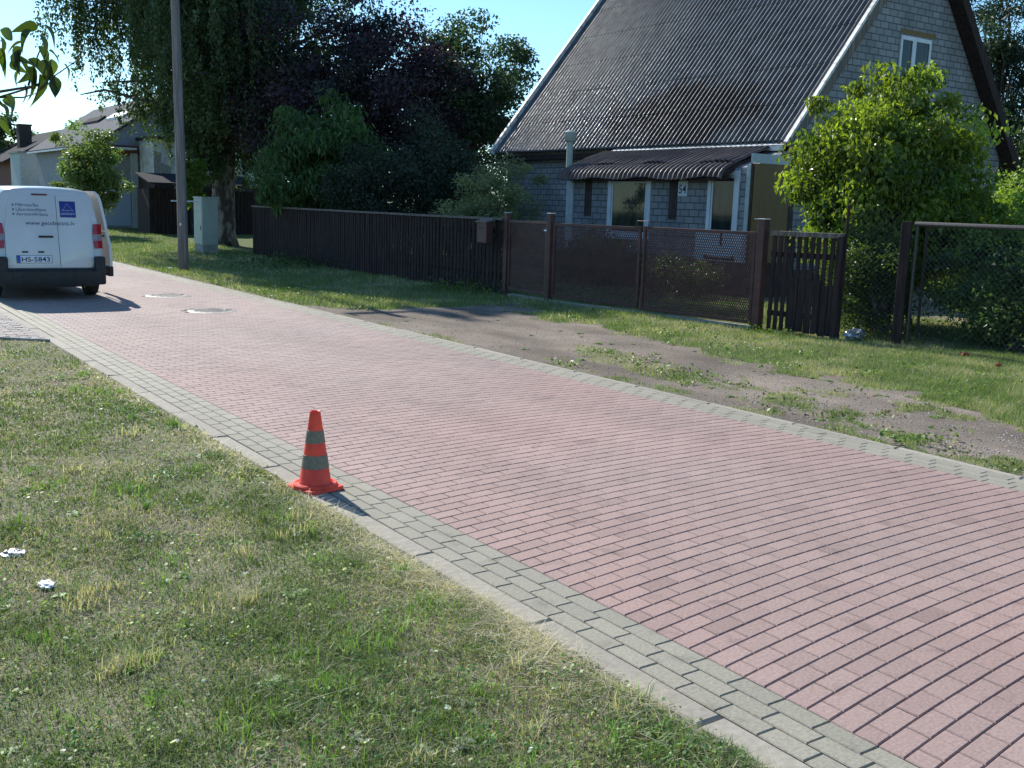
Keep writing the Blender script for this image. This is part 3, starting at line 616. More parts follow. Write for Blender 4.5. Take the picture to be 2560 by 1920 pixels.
tree('ivy_bush','glossy leaved climbing bush on the near side of the birch trunk','bush',(11.65,36.0,0),0,(11.6,36.0,2.3),(.42,.4,1.0),26,.25,90,.11,(.09,.15,.03),M['leafgloss'],seed=24,trunk_r=.03,power=.5)
tree('distant_tree','hazy round tree far behind the dark roofed house','tree',(12.2,84,0),0,(12.4,84,4.6),(3.4,2,2.6),110,.7,90,.3,(.06,.09,.05),seed=25,trunk_r=.2,power=.5)
tree('back_tree','dark tree top just showing above the pale house roof','tree',(20,82,0),0,(20,82,4.5),(3.5,2,3.0),50,.7,90,.3,(.05,.08,.045),seed=26,trunk_r=.2,power=.5)
# weeds along the fence foot
def clump(name,label,x,y,r_,h_,n,ls,col,seed,z0=0):
    r=np.random.default_rng(seed); root=thing(name,label,'plant',(x,y,z0)); P=np.stack([r.normal(0,r_*.5,n),r.normal(0,r_*.6,n),np.abs(r.normal(0,h_*.5,n))],1)
    st=MB()
    for k in range(10): 
        a=P[k]; st.tube([(a[0]*.3,a[1]*.3,-.02),(a[0],a[1],max(a[2],.08))],[.005,.002],4)
    st.build('stem',M['twig'],root)
    leaves(P,ls*(.6+.8*r.random(n)),np.array(col)*(.6+.8*r.random((n,1))),M['leafgloss'],root,'foliage',.1,.5,seed); return root
clump('weed_clump','pale weedy clump at the foot of the picket fence near the mailbox',11.3,17.9,.9,.22,420,.08,(.10,.15,.06),31)
clump('weed_clump','weeds under the far end of the picket fence by the wooden boards',11.15,26.0,1.6,.3,500,.1,(.05,.09,.035),32)
clump('weed_clump','weeds beside the brown gate post at the short picket fence',11.95,10.3,.35,.12,160,.05,(.10,.17,.04),33)
tree('garden_shrub','low dark shrub under the porch window seen through the far mesh gate','shrub',(15.2,18.6,0),0,(15.2,18.6,.6),(.8,1.3,.6),60,.3,110,.08,(.05,.075,.03),seed=41,trunk_r=.02,power=.5,stems=4)
tree('garden_shrub','low dark shrub in front of the glazed door seen through the near mesh gate','shrub',(15.0,15.8,0),0,(15.0,15.8,.42),(.8,1.2,.42),50,.3,110,.08,(.05,.08,.03),seed=42,trunk_r=.02,power=.5,stems=4)
tree('gooseberry_bush','low dense dark bush right behind the wide wire mesh, beside the thick post','bush',(13.9,7.4,0),0,(13.95,7.3,.55),(.75,1.7,.62),150,.3,120,.07,(.07,.12,.035),seed=43,trunk_r=.02,power=.5,stems=5)
tree('spirea_bush','bright green bush top rising above the tube of the wire mesh fence','bush',(16.9,9.7,0),0,(16.9,9.7,1.4),(1.0,1.6,1.15),170,.3,130,.08,(.20,.27,.05),seed=44,trunk_r=.03,power=.45,stems=5,colvar=.25)
clump('weed_clump','leafy weeds growing behind the foot of the thick grey post',12.95,8.95,.5,.35,320,.06,(.07,.11,.04),34)
# near lilac branch entering the picture: the shrub stands outside on the left
def near_lilac():
    root=thing('lilac_branch','large heart shaped leaves on thin twigs hanging into the upper left corner','shrub',(-.1,4.7,0))
    st=MB(); Pt=[]
    b0=Vector((-.1,4.7,0)); o=lambda x,y,z:(x+.1,y-4.7,z)
    st.tube([(0,0,-.1),(.05,-.05,.9),(.2,-.15,1.7),(.46,-.22,2.04)],[.028,.022,.015,.009],8)
    st.tube([(.05,-.05,.9),(-.1,-.1,1.8),(.1,-.2,2.25)],[.02,.012,.006],7)
    main=[o(.36,4.48,2.04),o(.70,4.43,2.11),o(.82,4.41,2.14),o(.87,4.395,2.17),o(.915,4.385,2.20)]
    st.tube(main,[.009,.006,.0045,.003,.0015],6)
    side=[[o(.80,4.41,2.14),o(.835,4.40,2.25),o(.87,4.39,2.335)],[o(.70,4.43,2.09),o(.85,4.40,2.15),o(1.0,4.37,2.27)],[o(.36,4.48,2.04),o(.6,4.45,2.2),o(.72,4.42,2.30)],[o(.36,4.48,2.04),o(.65,4.43,2.03),o(.74,4.42,2.015)],[o(.70,4.43,2.09),o(.78,4.42,2.095),o(.83,4.41,2.115)]]
    for s in side: st.tube(s,[.0045,.003,.0014],5)
    st.build('stem',M['twig'],root,smooth=True)
    # leaf attachment points: base, direction (x right along the picture, z up)
    rt=Vector((.822,-.568,0)); f=Vector((.565,.808,0))
    L=[((95,66),(-1,-.05),.078),((93,66),(-1,.1),.0),((108,62),(.85,-.6),.075),((78,75),(-.7,-.75),.08),((97,86),(.75,-1),.08),((96,115),(.8,-1.1),.08),((122,127),(.9,-.35),.055),((130,148),(.15,-1),.075),((160,160),(.8,-.8),.055),((135,190),(.1,-1),.08),((70,148),(1,-.55),.095),((40,142),(1.1,-.6),.07),((62,105),(-1,-.2),.07),((55,118),(-.9,-.85),.075),((25,155),(1,-.7),.06),((50,175),(-.65,-1),.06),((30,150),(.9,.1),.07),((75,195),(.1,-1),.085),((100,185),(.35,-1),.1),((60,210),(.3,-1),.07),((118,160),(-.4,-1),.07),((0,75),(1,-.5),.08),((0,90),(.35,-1),.085),((0,120),(.5,-.9),.075),((15,238),(.7,-1),.09),((0,255),(.8,-.75),.075),((8,290),(.2,-1),.07),((5,250),(1,-.4),.05),((45,130),(-.2,-1),.08),((85,165),(-.6,-.9),.08),((105,150),(.5,-1),.085),((65,165),(.7,-.7),.08),((-20,120),(.6,-.6),.09),((-40,60),(.5,-.8),.09),((-30,200),(.3,-1),.09),((-60,150),(.2,-1),.09),((-50,250),(.4,-1),.09)]
    rd=random.Random(9)
    lc=MB(); cols=[]
    Rc=[RX,RY,RZ]
    allv=[];allf=[];allc=[]
    for (u,v),(dx,dz),ln in L:
        if ln<=0: continue
        d=[u-1280,v-960,2600]; w=Vector([sum(Rc[i][j]*d[j] for j in range(3)) for i in range(3)]).normalized()
        dist=4.45+rd.uniform(-.06,.08); p=w*dist+Vector((0,0,1.75))-Vector((-.1,4.7,0))
        dd=(rt*dx+Vector((0,0,1))*dz+f*rd.uniform(-.3,.3)).normalized(); ln*=1.22
        nrm=dd.cross(rt.cross(Vector((0,0,1)))*1+Vector((rd.uniform(-.7,.7),rd.uniform(-.7,.7),rd.uniform(-.5,.5)))).normalized(); sidev=dd.cross(nrm).normalized() if rd.random()<.5 else nrm
        up=sidev.cross(dd).normalized()
        if up.z<0: up=-up
        prof=[(0,.03),(.1,.16),(.25,.23),(.42,.215),(.6,.16),(.78,.09),(.9,.035),(1,.004)]
        base=len(allv); curl=rd.uniform(.35,.7)
        for t_,w_ in prof:
            c_=p+dd*ln*t_*(1-.12*t_)-up*ln*curl*t_*t_
            fold=up*ln*w_*.45
            allv+= [tuple(c_-sidev*ln*w_+fold),tuple(c_),tuple(c_+sidev*ln*w_+fold)]
        for i in range(len(prof)-1):
            for k in range(2): allf.append([base+i*3+k,base+i*3+k+1,base+i*3+k+4,base+i*3+k+3])
        b=rd.uniform(.5,1.2); allc+= [[.05*b,.08*b,.025*b]]*(len(prof)*3)
    npmesh('leaves',np.array(allv),np.array(allf),M['leafgloss'],root,col=np.array(allc),smooth=True)
near_lilac()

# ------------------------------------------------------------------ traffic cone
def ringprism(prof_r,z0,z1,n=48):
    pass
def traffic_cone():
    root=thing('traffic_cone','orange red traffic cone with two grey bands on the road kerb','traffic cone',(2.565,5.74,.004),R_(12))
    def rr(z): return .098-(.098-.031)*(z-.03)/.45
    m=MB(); m.lathe([(.118,.026),(.112,.034),(.103,.036),(rr(.05),.052),(rr(.2),.2),(rr(.35),.35),(rr(.47),.47),(.033,.478),(.030,.482),(.024,.478),(.023,.44)],48); m.build('body',M['cone'],root,auto=40)
    for a,b in ((.135,.215),(.29,.365)):
        m=MB(); m.lathe([(rr(a)-.002,a-.001),(rr(a)+.0022,a),(rr((a+b)/2)+.0022,(a+b)/2),(rr(b)+.0022,b),(rr(b)-.002,b+.001)],48); m.build('reflective_band',M['band'],root,auto=40)
    # square foot with rounded corners, raised ring
    m=MB(); pts=[]
    for cx_,cy_,a0 in ((.098,.098,0),(-.098,.098,90),(-.098,-.098,180),(.098,-.098,270)):
        for k in range(9): t=R_(a0+k*11.25); pts.append((cx_+.034*math.cos(t),cy_+.034*math.sin(t)))
    sc_=lambda s: [(p[0]*s,p[1]*s) for p in pts]
    n=len(pts); vs=[];
    for s,z in ((1,0),(1.0,.012),(.96,.020),(.86,.022)): vs+=[(p[0]*s,p[1]*s,z) for p in pts]
    fs=[(i+k*n,(i+1)%n+k*n,(i+1)%n+(k+1)*n,i+(k+1)*n) for k in range(3) for i in range(n)]+[tuple(range(n))[::-1],tuple(range(3*n,4*n))]
    m.add(vs,fs); m.lathe([(.135,.018),(.136,.032),(.128,.040),(.112,.040)],40); m.build('base',M['cone'],root,auto=40)
traffic_cone()
# ------------------------------------------------------------------ manhole covers
for i,(mx,my) in enumerate(MANH):
    root=thing('manhole_cover','round cast iron manhole cover '+('nearer the cone, set in the brick road' if i==0 else 'closer to the van, set in the brick road'),'manhole cover',(mx,my,.0),0,'manhole covers in the road')
    m=MB(); m.lathe([(.37,-.10),(.37,-.004),(.36,-.002),(.345,.004),(.315,.006),(.31,-.006),(.29,-.01)],48); m.build('frame',M['ring'],root,auto=30)
    m=MB(); m.lathe([(.308,-.02),(.308,.002),(.28,.004),(.0001,.004)],48)
    for a in range(-5,6):
        for b in range(-5,6):
            if math.hypot(a,b)<5.2: m.box(a*.05-.013,a*.05+.013,b*.05-.013,b*.05+.013,.003,.010)
    m.build('lid',M['iron'],root)
# ------------------------------------------------------------------ text helper
def textmesh(name,s,size,M4,material,parent,w=None,ext=.0008,off=0):
    cu=bpy.data.curves.new(name,'FONT'); cu.body=s; cu.size=size; cu.extrude=ext; cu.offset=off; cu.resolution_u=3
    o=bpy.data.objects.new(name,cu); C.objects.link(o); bpy.context.view_layer.update()
    dg=bpy.context.evaluated_depsgraph_get(); me=bpy.data.meshes.new_from_object(o.evaluated_get(dg)); bpy.data.objects.remove(o)
    xs_=[v.co.x for v in me.vertices]; x0,x1=min(xs_),max(xs_); k=(w/(x1-x0)) if w else 1
    for v in me.vertices: v.co.x=(v.co.x-x0)*k
    me.transform(M4); me.materials.clear(); me.materials.append(material)
    o=bpy.data.objects.new(name,me); C.objects.link(o); o.parent=parent; return o
# ------------------------------------------------------------------ van
def van():
    root=thing('parked_van','white panel van with its side sliding door open, printed rear doors and number plate','van',(3.52,18.12,0),R_(0)); k=.21
    def rk(z): return max(0,(z-.45))*k
    def sec(w,zt,zb=.26):
        return [(w*.93,zb),(w*.99,zb+.08),(w,.55),(w*1.0,.85),(w*.985,1.05),(w*.945,1.3),(w*.885,zt-.20),(w*.845,zt-.09),(w*.77,zt-.03),(w*.6,zt),(w*.3,zt+.012),(0,zt+.016)]
    st=[(0,.76,1.72),(.035,.80,1.765),(.12,.815,1.785),(.8,.83,1.80),(2.0,.84,1.80),(2.75,.87,1.78),(3.35,.85,1.22),(3.95,.82,1.06),(4.3,.76,.85),(4.38,.7,.6)]
    vs=[];fs=[];np_=12
    for i,(y,w,zt) in enumerate(st):
        s=sec(w,zt); full=s+[(-x,z) for x,z in s[-2::-1]]
        d=max(0,1-y/1.2)
        for x,z in full: vs.append((x,y+rk(z)*d,min(z,zt+.02)))
    N_=2*np_-1
    for i in range(len(st)-1):
        for j in range(N_-1): fs.append((i*N_+j,i*N_+j+1,(i+1)*N_+j+1,(i+1)*N_+j))
    fs.append(tuple(range(N_))); fs.append(tuple((len(st)-1)*N_+j for j in range(N_))[::-1])
    # floor
    fs+= [(i*N_,(i+1)*N_,(i+1)*N_+N_-1,i*N_+N_-1) for i in range(len(st)-1)]
    m=MB(); m.add(vs,fs); m.build('body',M['vanwhite'],root,auto=35)
    def RP(x,z,off): return (x,rk(z)-off,z)
    def plate(poly,off0,off1,name,mt,par=root,b=.006):
        n=len(poly); cx_=sum(p[0] for p in poly)/n; cz=sum(p[1] for p in poly)/n
        ins=[(p[0]-b*(1 if p[0]>cx_ else -1),p[1]-b*(1 if p[1]>cz else -1)) for p in poly]
        v=[RP(p[0],p[1],off0) for p in poly]+[RP(p[0],p[1],off1-b*.5) for p in poly]+[RP(p[0],p[1],off1) for p in ins]
        f=[(i,(i+1)%n,(i+1)%n+n,i+n) for i in range(n)]+[(i+n,(i+1)%n+n,(i+1)%n+2*n,i+2*n) for i in range(n)]+[tuple(range(2*n,3*n))]
        q=MB(); q.add(v,f); return q.build(name,mt,par,auto=30)
    sx=.135
    wl=lambda z: -.66+.0*z if z<1.2 else -.66+(z-1.2)*.14
    left=[(sx-.004,.52),(sx-.004,1.665),(-.50,1.655),(-.565,1.60),(-.60,1.45),(-.655,1.15),(-.665,.52)]
    right=[(sx+.004,.52),(.60,.52),(.665,.6),(.66,1.15),(.61,1.45),(.575,1.60),(.51,1.655),(sx+.004,1.665)]
    dl=plate(left[::-1],-.01,.014,'rear_door',M['vanwhite']); dr=plate(right,-.01,.014,'rear_door',M['vanwhite'])
    plate([(sx-.012,.52),(sx+.012,.52),(sx+.012,1.665),(sx-.012,1.665)],-.01,.004,'door_seam',M['black'],b=.001)
    plate([(-.66,.512),(.66,.512),(.66,.522),(-.66,.522)],-.01,.006,'door_gap',M['black'],b=.001)
    plate([(-.22,1.672),(.01,1.672),(.01,1.695),(-.22,1.695)],-.01,.022,'brake_light',pmat('brake_dark',(.16,.012,.02),rough=.2,scale=30),b=.004)
    # lights
    def light(s):
        root_l=None
        for a,b,mt in ((1.06,1.225,'red'),(.955,1.058,'lampclear'),(.83,.953,'red')):
            m=MB(); xa=.668;xb=.805
            v=[]
            for z in (a,b):
                bl=.02 if ((z==a and a==.83) or (z==b and b==1.225)) else 0
                for x,y in ((xa+bl,-.016),(xa+.07,-.020),(xb-.045,-.006),(xb+.018,.045),(xb+.02,.11)): v.append((s*x,rk(z)+y,z))
                v.append((s*(xb+.012),rk(z)+.112,z))
            f=[(i,i+1,i+7,i+6) for i in range(5)]+[(5,0,6,11)]+[tuple(range(6))[::-1],tuple(range(6,12))]
            m.add(v,f); o=m.build('tail_light' if root_l is None else 'lens',M[mt],root if root_l is None else root_l,auto=25)
            if root_l is None: root_l=o
    light(1); light(-1)
    # handle, plate
    m=MB(); m.box(-.165,.055,-.03,.0,-.016,.016,Matrix.Translation((0,rk(1.015)-.01,1.015)),b=.01); m.build('handle',M['black'],dl)
    pl=plate([(-.515,.600),(.005,.600),(.005,.715),(-.515,.715)],.0,.024,'number_plate',M['plate'],b=.002)
    plate([(-.522,.594),(.012,.594),(.012,.721),(-.522,.721)],.0,.020,'plate_holder',M['black'],b=.002)
    plate([(-.513,.602),(-.462,.602),(-.462,.713),(-.513,.713)],.02,.0255,'plate_band',M['euroblue'],pl,b=.0005)
    T4=lambda x,z,off: Matrix.Translation(RP(x,z,off))@Matrix.Rotation(math.pi/2-math.atan(k),4,'X')
    textmesh('plate_text','HS-5843',.108,T4(-.445,.62,.0262),M['black'],pl,w=.42,off=.0012)
    for x in (-.43,-.19): plate([(x,.758),(x+.09,.758),(x+.09,.785),(x,.785)],-.01,.02,'plate_lamp',M['black'],b=.003)
    dk=M['navy']
    for i,s in enumerate(('Mērniecība','Lāzerskenēšana','Aerouzmērīšana')):
        z=1.49-i*.072; x=-.52+i*.0
        textmesh('lettering',s,.072,T4(x+.052,z,.0155),dk,dl,w=(.34,.45,.47)[i],off=-.0003)
        v=[RP(x,z,.0155),RP(x+.032,z+.022,.0155),RP(x,z+.044,.0155)]; q=MB(); q.add(v,[(0,1,2)]); q.build('arrow_mark',dk,dl,fix=False)
    textmesh('web_address','www.geodezists.lv',.094,T4(-.345,1.20,.0155),dk,root,w=.745,off=.0003)
    lg=plate([(.185,1.325),(.43,1.325),(.43,1.585),(.185,1.585)],.0,.0165,'logo',M['blue'],dr,b=.0006)
    q=MB()
    for a,b in (((.245,1.45),(.30,1.55)),((.30,1.55),(.375,1.45))):
        q.tube([RP(*a,.0175),RP(*b,.0175)],.0018,4)
    q.build('triangle_mark',M['pale'],lg)
    textmesh('logo_text','Mērniecības birojs',.03,T4(.215,1.43,.0172),M['pale'],lg,w=.185); textmesh('logo_name','GEODĒZISTS',.04,T4(.20,1.37,.0172),M['pale'],lg,w=.215,off=.0006)
    # bumper
    m=MB()
    prof=[(-.055,.24),(-.075,.34),(-.07,.46),(-.02,.505),(.25,.505),(.25,.22)]
    m.prism(prof,-.77,.77,'x'); 
    for s in (1,-1):
        a,b=(.655*s,.822*s) if s>0 else (-.822,-.655)
        m.box(a,b,-.065,.5,.24,.70,b=.03)
    m.build('bumper',M['black'],root,auto=40)
    m=MB(); m.box(-.7,.7,.1,4.1,.2,.34); m.build('underbody',M['black'],root)
    for sxx in (1,-1):
        for wy in (.82,3.45):
            m=MB(); Mx=Matrix.Translation((sxx*.755,wy,.315))@Matrix.Rotation(math.pi/2,4,'Y')
            m.lathe([(.19,-.095),(.28,-.098),(.306,-.085),(.315,-.05),(.315,.05),(.306,.085),(.28,.098),(.19,.095)],36,Mx); t=m.build('wheel',M['tyre'],root,auto=40)
            m=MB(); m.lathe([(.0001,.06),(.08,.07),(.17,.08),(.20,.095),(.20,-.09),(.0001,-.08)],28,Mx); m.build('rim',M['chrome'],t,auto=30)
    # arches
    # open sliding door, pushed out and back along the right flank
    o_=MB(); s=sec(.88,1.80,.36)[1:9]; vs=[];fs=[]
    y0,y1=.55,1.55
    for yy_,t_ in ((y0,0),(y0,.045),(y1,.045),(y1,0)):
        for x,z in s: vs.append((x+.125+t_+(.03 if z<.9 else 0),yy_+(rk(z)*.35),z-.01))
    n=len(s)
    for q in range(4):
        for j in range(n-1): fs.append((q*n+j,q*n+j+1,((q+1)%4)*n+j+1,((q+1)%4)*n+j))
    fs+= [tuple(q*n for q in range(4)),tuple(q*n+n-1 for q in range(4))]
    o_.add(vs,fs); sdn=o_.build('sliding_door',M['vanwhite'],root,auto=30)
    m=MB(); m.box(1.01,1.085,.53,1.57,.33,.50,b=.01); m.build('sill_trim',M['black'],sdn)
    m=MB(); m.box(.86,1.0,1.9,2.1,1.05,1.28,b=.03); m.build('side_mirror',M['black'],root).location=(0,.95,0)
    m=MB(); m.box(.868,.90,.30,1.7,1.01,1.04,b=.006); m.build('door_rail',M['black'],root)
    m=MB(); m.tube([(-.25,3.0,1.79),(-.25,2.9,1.9)],.006,5); m.build('aerial',M['black'],root)
van()
# ------------------------------------------------------------------ pole and cabinet
root=thing('utility_pole','tall grey wooden pole standing at the road edge with a small white tag','pole',(7.69,24.7,-.05))
m=MB(); m.tube([(0,0,-.3),(.0,0,1),(-.02,0,3),(-.06,0,6.2),(-.08,0,8.0)],[.125,.118,.108,.092,.085],16); m.build('shaft',M['polewood'],root,smooth=True)
m=MB(); m.box(-.75,.6,-.05,.05,7.45,7.55,b=.01); m.box(-.45,.3,-.05,.05,7.05,7.13,b=.01); m.build('crossarm',M['greywood'],root)
for x in (-.68,.52): 
    m=MB(); m.lathe([(.02,7.55),(.02,7.62),(.045,7.63),(.05,7.68),(.03,7.72),(.045,7.74),(.0001,7.77)],12,Matrix.Translation((x,0,0))); m.build('insulator',M['white'],root,smooth=True)
m=MB(); m.lathe([(.032,0),(.032,.006),(.0001,.007)],16,Matrix.Translation((-.075,-.088,1.12))@Matrix.Rotation(R_(-60),4,'Z')@Matrix.Rotation(math.pi/2,4,'X')); m.build('number_tag',M['white'],root)
root=thing('utility_cabinet','grey green metal cabinet standing on the verge between the pole and the birch','cabinet',(10.5,31.75,-.02))
m=MB(); m.box(0,.47,0,.78,0,.28,b=.008); m.build('plinth',M['concrete'],root)
m=MB(); m.box(-.008,.478,-.008,.788,.28,1.68,b=.01); m.build('body',M['cabinet'],root)
m=MB(); m.box(-.03,.50,-.03,.81,1.68,1.73,b=.01); m.build('lid',M['cabinet'],root)
for z0,z1 in ((.31,1.28),(1.295,1.66)):
    m=MB(); m.box(-.022,-.008,.02,.76,z0,z1,b=.004); d=m.build('door',M['cabinet'],root)
m=MB(); m.box(-.035,-.022,.10,.14,.72,.86,b=.003); m.build('latch',M['black'],root)
m=MB(); m.box(-.75,-.01,.6,.66,1.56,1.60); m.build('bracket',M['white'],root)
# ------------------------------------------------------------------ fences and gates
def frame_at(name,label,cat,A,B,z=0,group=None):
    d=Vector((B[0]-A[0],B[1]-A[1],0)); r=thing(name,label,cat,(A[0],A[1],z),math.atan2(d.y,d.x),group); return r,d.length
def mesh_panel(x0,x1,z0,z1,pitch,slope,hw,th,y=0):
    """crossing straight strips clipped to a rectangle; local x along, z up"""
    m=MB(); H=z1-z0; W=x1-x0
    for s in (1,-1):
        off=-H/slope if s>0 else 0
        k=off
        while k<W+ (0 if s>0 else H/slope):
            # line x = k + s*(z)/slope
            pts=[]
            za,zb=0,H
            if s>0:
                za=max(0,-k*slope); zb=min(H,(W-k)*slope)
            else:
                za=max(0,(k-W)*slope); zb=min(H,k*slope)
            if zb-za>.01:
                xa=x0+k+s*za/slope; xb=x0+k+s*zb/slope; yo=y+s*th*.5
                dx,dz=(xb-xa),(zb-za); L=math.hypot(dx,dz); nx_,nz_=-dz/L*hw,dx/L*hw
                v=[(xa+nx_,yo-th/2,z0+za+nz_),(xa-nx_,yo-th/2,z0+za-nz_),(xb-nx_,yo-th/2,z0+zb-nz_),(xb+nx_,yo-th/2,z0+zb+nz_)]
                v+=[(a,yo+th/2,c) for a,b,c in v]
                m.add(v,[(0,1,2,3),(7,6,5,4),(0,3,7,4),(1,5,6,2)])
            k+=pitch
    return m
# long picket fence
root=thing('picket_fence','long dark brown wooden picket fence running from the birch to the gates','fence',(11.6,16.9,0))
fp=[(11.60,17.03)]+[(x,y) for x,y in sorted(FENCE,key=lambda p:p[1]) if y>17.3]
def along(fp,step):
    out=[];acc=0
    for (x0,y0),(x1,y1) in zip(fp,fp[1:]):
        L=math.hypot(x1-x0,y1-y0); t=acc
        while t<L: out.append((x0+(x1-x0)*t/L,y0+(y1-y0)*t/L,math.atan2(y1-y0,x1-x0))); t+=step
        acc=t-L
    return out
m=MB(); rd=random.Random(4)
for x,y,a in along(fp,.128):
    h=1.46+rd.uniform(-.015,.015); m.box(-.042,.042,-.011,.011,.05+rd.uniform(-.02,.03)+float(gz(x,y))*.5,h,Matrix.Translation((x-11.6,y-16.9,0))@Matrix.Rotation(a+rd.uniform(-.04,.04),4,'Z')@Matrix.Rotation(rd.uniform(-.012,.012),4,'Y'))
m.build('pickets',M['darkwood'],root)
for z0,z1,y0,y1 in ((1.455,1.50,-.06,.05),(1.18,1.26,-.05,-.012),(.35,.43,-.05,-.012)):
    m=MB()
    for (xa,ya),(xb,yb) in zip(fp,fp[1:]):
        L=math.hypot(xb-xa,yb-ya); m.box(0,L+.01,y0,y1,z0,z1,Matrix.Translation((xa-11.6,ya-16.9,0))@Matrix.Rotation(math.atan2(yb-ya,xb-xa),4,'Z'))
    m.build('cap_rail' if z0>1.4 else 'rail',M['greywood'] if z0>1.4 else M['darkwood'],root)
for x,y,a in along(fp,2.4)[1:]:
    m=MB(); m.box(-.045,.045,-.14,-.052,-.1,1.5,Matrix.Translation((x-11.6,y-16.9,0))@Matrix.Rotation(a,4,'Z')); m.build('post',M['darkwood'],root)
# posts of the gates
GP=[((11.60,16.92),1.60,.10,'slim brown steel post where the picket fence meets the small gate'),((11.555,15.45),1.62,.11,'brown steel post between the small gate and the wide gates'),((12.05,10.80),1.66,.13,'thick brown steel post at the near end of the wide gates')]
for (x,y),h,w,lb in GP:
    root=thing('gate_post',lb,'gate post',(x,y,0),R_(4),'steel gate posts')
    m=MB(); m.box(-w/2,w/2,-w/2,w/2,-.15,h,b=.008); m.build('shaft',M['brownmetal'],root)
    m=MB(); m.box(-w/2-.006,w/2+.006,-w/2-.006,w/2+.006,h,h+.012,b=.004); m.build('cap',M['whitestrip'],root)  # pale plate added: paints the sun's highlight on the brown post top
def gate(name,label,A,B,zb,zt,fw=.05,pitch=.042,mid=False,group=None,hw=.0072,midrail=False):
    root,L=frame_at(name,label,'gate',A,B,0,group)
    m=MB(); m.box(0,L,-.02,.02,zt-fw,zt,b=.004); m.box(0,L,-.02,.02,zb,zb+fw,b=.004); m.box(0,fw,-.0205,.0205,zb+fw,zt-fw); m.box(L-fw,L,-.0205,.0205,zb+fw,zt-fw)
    if midrail: m.box(fw,L-fw,-.015,.015,zt-.32,zt-.29)
    m.build('frame',M['brownmetal'],root)
    mesh_panel(fw,L-fw,zb+fw,zt-fw,pitch,1.9,hw,.004).build('mesh_panel',M['brownmetal'],root,fix=False)
    return root,L
g1,_=gate('garden_gate','small brown wire mesh gate between the mailbox and the wide gates',(11.60,16.84),(11.56,15.54),.12,1.47,hw=.0072,pitch=.038)
m=MB(); m.box(1.24,1.36,-.05,-.02,1.30,1.325,b=.004); m.build('handle',M['white'],g1)
g2,L2=gate('wide_gate','far leaf of the wide brown mesh gates, under the house number',(11.565,15.36),(11.80,13.24),.10,1.46,group='leaves of the wide brown gates',hw=.0062)
g3,L3=gate('wide_gate','near leaf of the wide brown mesh gates, next to the thick post',(11.808,13.18),(12.04,10.91),.08,1.47,group='leaves of the wide brown gates')
m=MB(); m.tube([(.12,-.03,1.45),(.12,-.03,1.56),(-.14,-.03,1.56),(-.14,-.03,1.45)],.008,6); m.box(-.2,.2,-.04,-.02,1.455,1.475); m.build('latch',M['brownmetal'],g3)
s_=MB(); A=Vector((11.55,16.7)); 
root=thing('gate_sill','pale concrete strip in the ground under the gates','sill',(11.55,16.75,0))
s_.prism([(-.02,0),(.12,0),(.12,-1.5),(.60,-5.9),(.46,-5.9),(-.02,-1.5)],-.1,.045,'z'); s_.build('strip',M['concrete'],root)
# mailbox
root=thing('mailbox','brown metal mailbox with a slanted lid hung on the picket fence by the small gate','mailbox',(11.44,17.35,1.0),R_(90))
m=MB(); m.box(-.17,.17,-.0,.16,0,.42,b=.01); m.build('body',M['brownmetal'],root)
m=MB(); m.prism([(-.02,.44),(.20,.40),(.20,.415),(-.02,.485)],-.20,.20,'x'); m.build('lid',M['greywood'],root)
m=MB(); m.box(-.10,.10,.16,.165,.28,.31); m.build('slot',M['black'],root)
# short picket fence
root,L=frame_at('short_picket_fence','short dark picket fence with boards nailed low, right beside the thick gate post','fence',(12.09,10.66),(12.27,9.5))
m=MB(); rd=random.Random(8); x=.02
while x<L-.05:
    m.box(x,x+.062,-.01,.01,.03+rd.uniform(0,.04),1.44,Matrix.Rotation(rd.uniform(-.008,.008),4,'Y')); x+=.106
m.build('pickets',M['darkwood'],root)
m=MB(); x=.40
while x<L-.14:
    m.box(x,x+.11,-.03,-.014,.02+rd.uniform(0,.05),.80+rd.uniform(-.04,.03),Matrix.Rotation(rd.uniform(-.01,.01),4,'Y')); x+=.122
m.build('low_boards',M['darkwood'],root)
m=MB(); m.box(0,L,-.05,.05,1.43,1.50,b=.004); m.build('cap_rail',M['greywood'],root)
m=MB(); m.box(0,L,.012,.05,.24,.32); m.build('rail',M['darkwood'],root); m=MB(); m.box(0,L,.012,.05,1.12,1.2); m.build('rail',M['darkwood'],root)
m=MB(); m.box(L-.08,L+.01,-.05,.06,-.1,1.46,b=.006); m.build('post',M['darkwood'],root)
# wire fences
root,L=frame_at('wire_fence','narrow diamond wire fence piece with a thin leaning post beside the picket fence','fence',(12.31,9.5),(12.62,8.84))
m=MB(); m.tube([(-.0,0,-.1),(.01,-.02,1.9)],.022,8); m.build('thin_post',M['darkwood'],root)
mesh_panel(.02,L,.05,1.85,.075,1.0,.0014,.002).build('wire_mesh',M['wire'],root,fix=False)
root=thing('fence_post','thick grey post in the grass where the wire fences meet','post',(12.63,8.76,0),R_(-60))
m=MB(); m.box(-.065,.065,-.065,.065,-.1,1.70,b=.012); m.build('shaft',M['darkwood'],root)
root,L=frame_at('wire_mesh_fence','wide diamond wire mesh in a grey tube frame in front of the dark bush','fence',(12.68,8.66),(12.68,3.4))
m=MB(); m.tube([(.0,0,1.67),(L,0,1.66)],.036,10); m.tube([(.03,0,.0),(.03,0,1.66)],.024,8); m.build('frame',M['wire'],root)
m=MB(); m.tube([(.16,.03,.12),(.16,.03,1.64)],.02,8); m.build('thin_post',M['darkwood'],root)
mesh_panel(.16,L,.08,1.62,.078,1.0,.0014,.002).build('wire_mesh',M['wire'],root,fix=False)
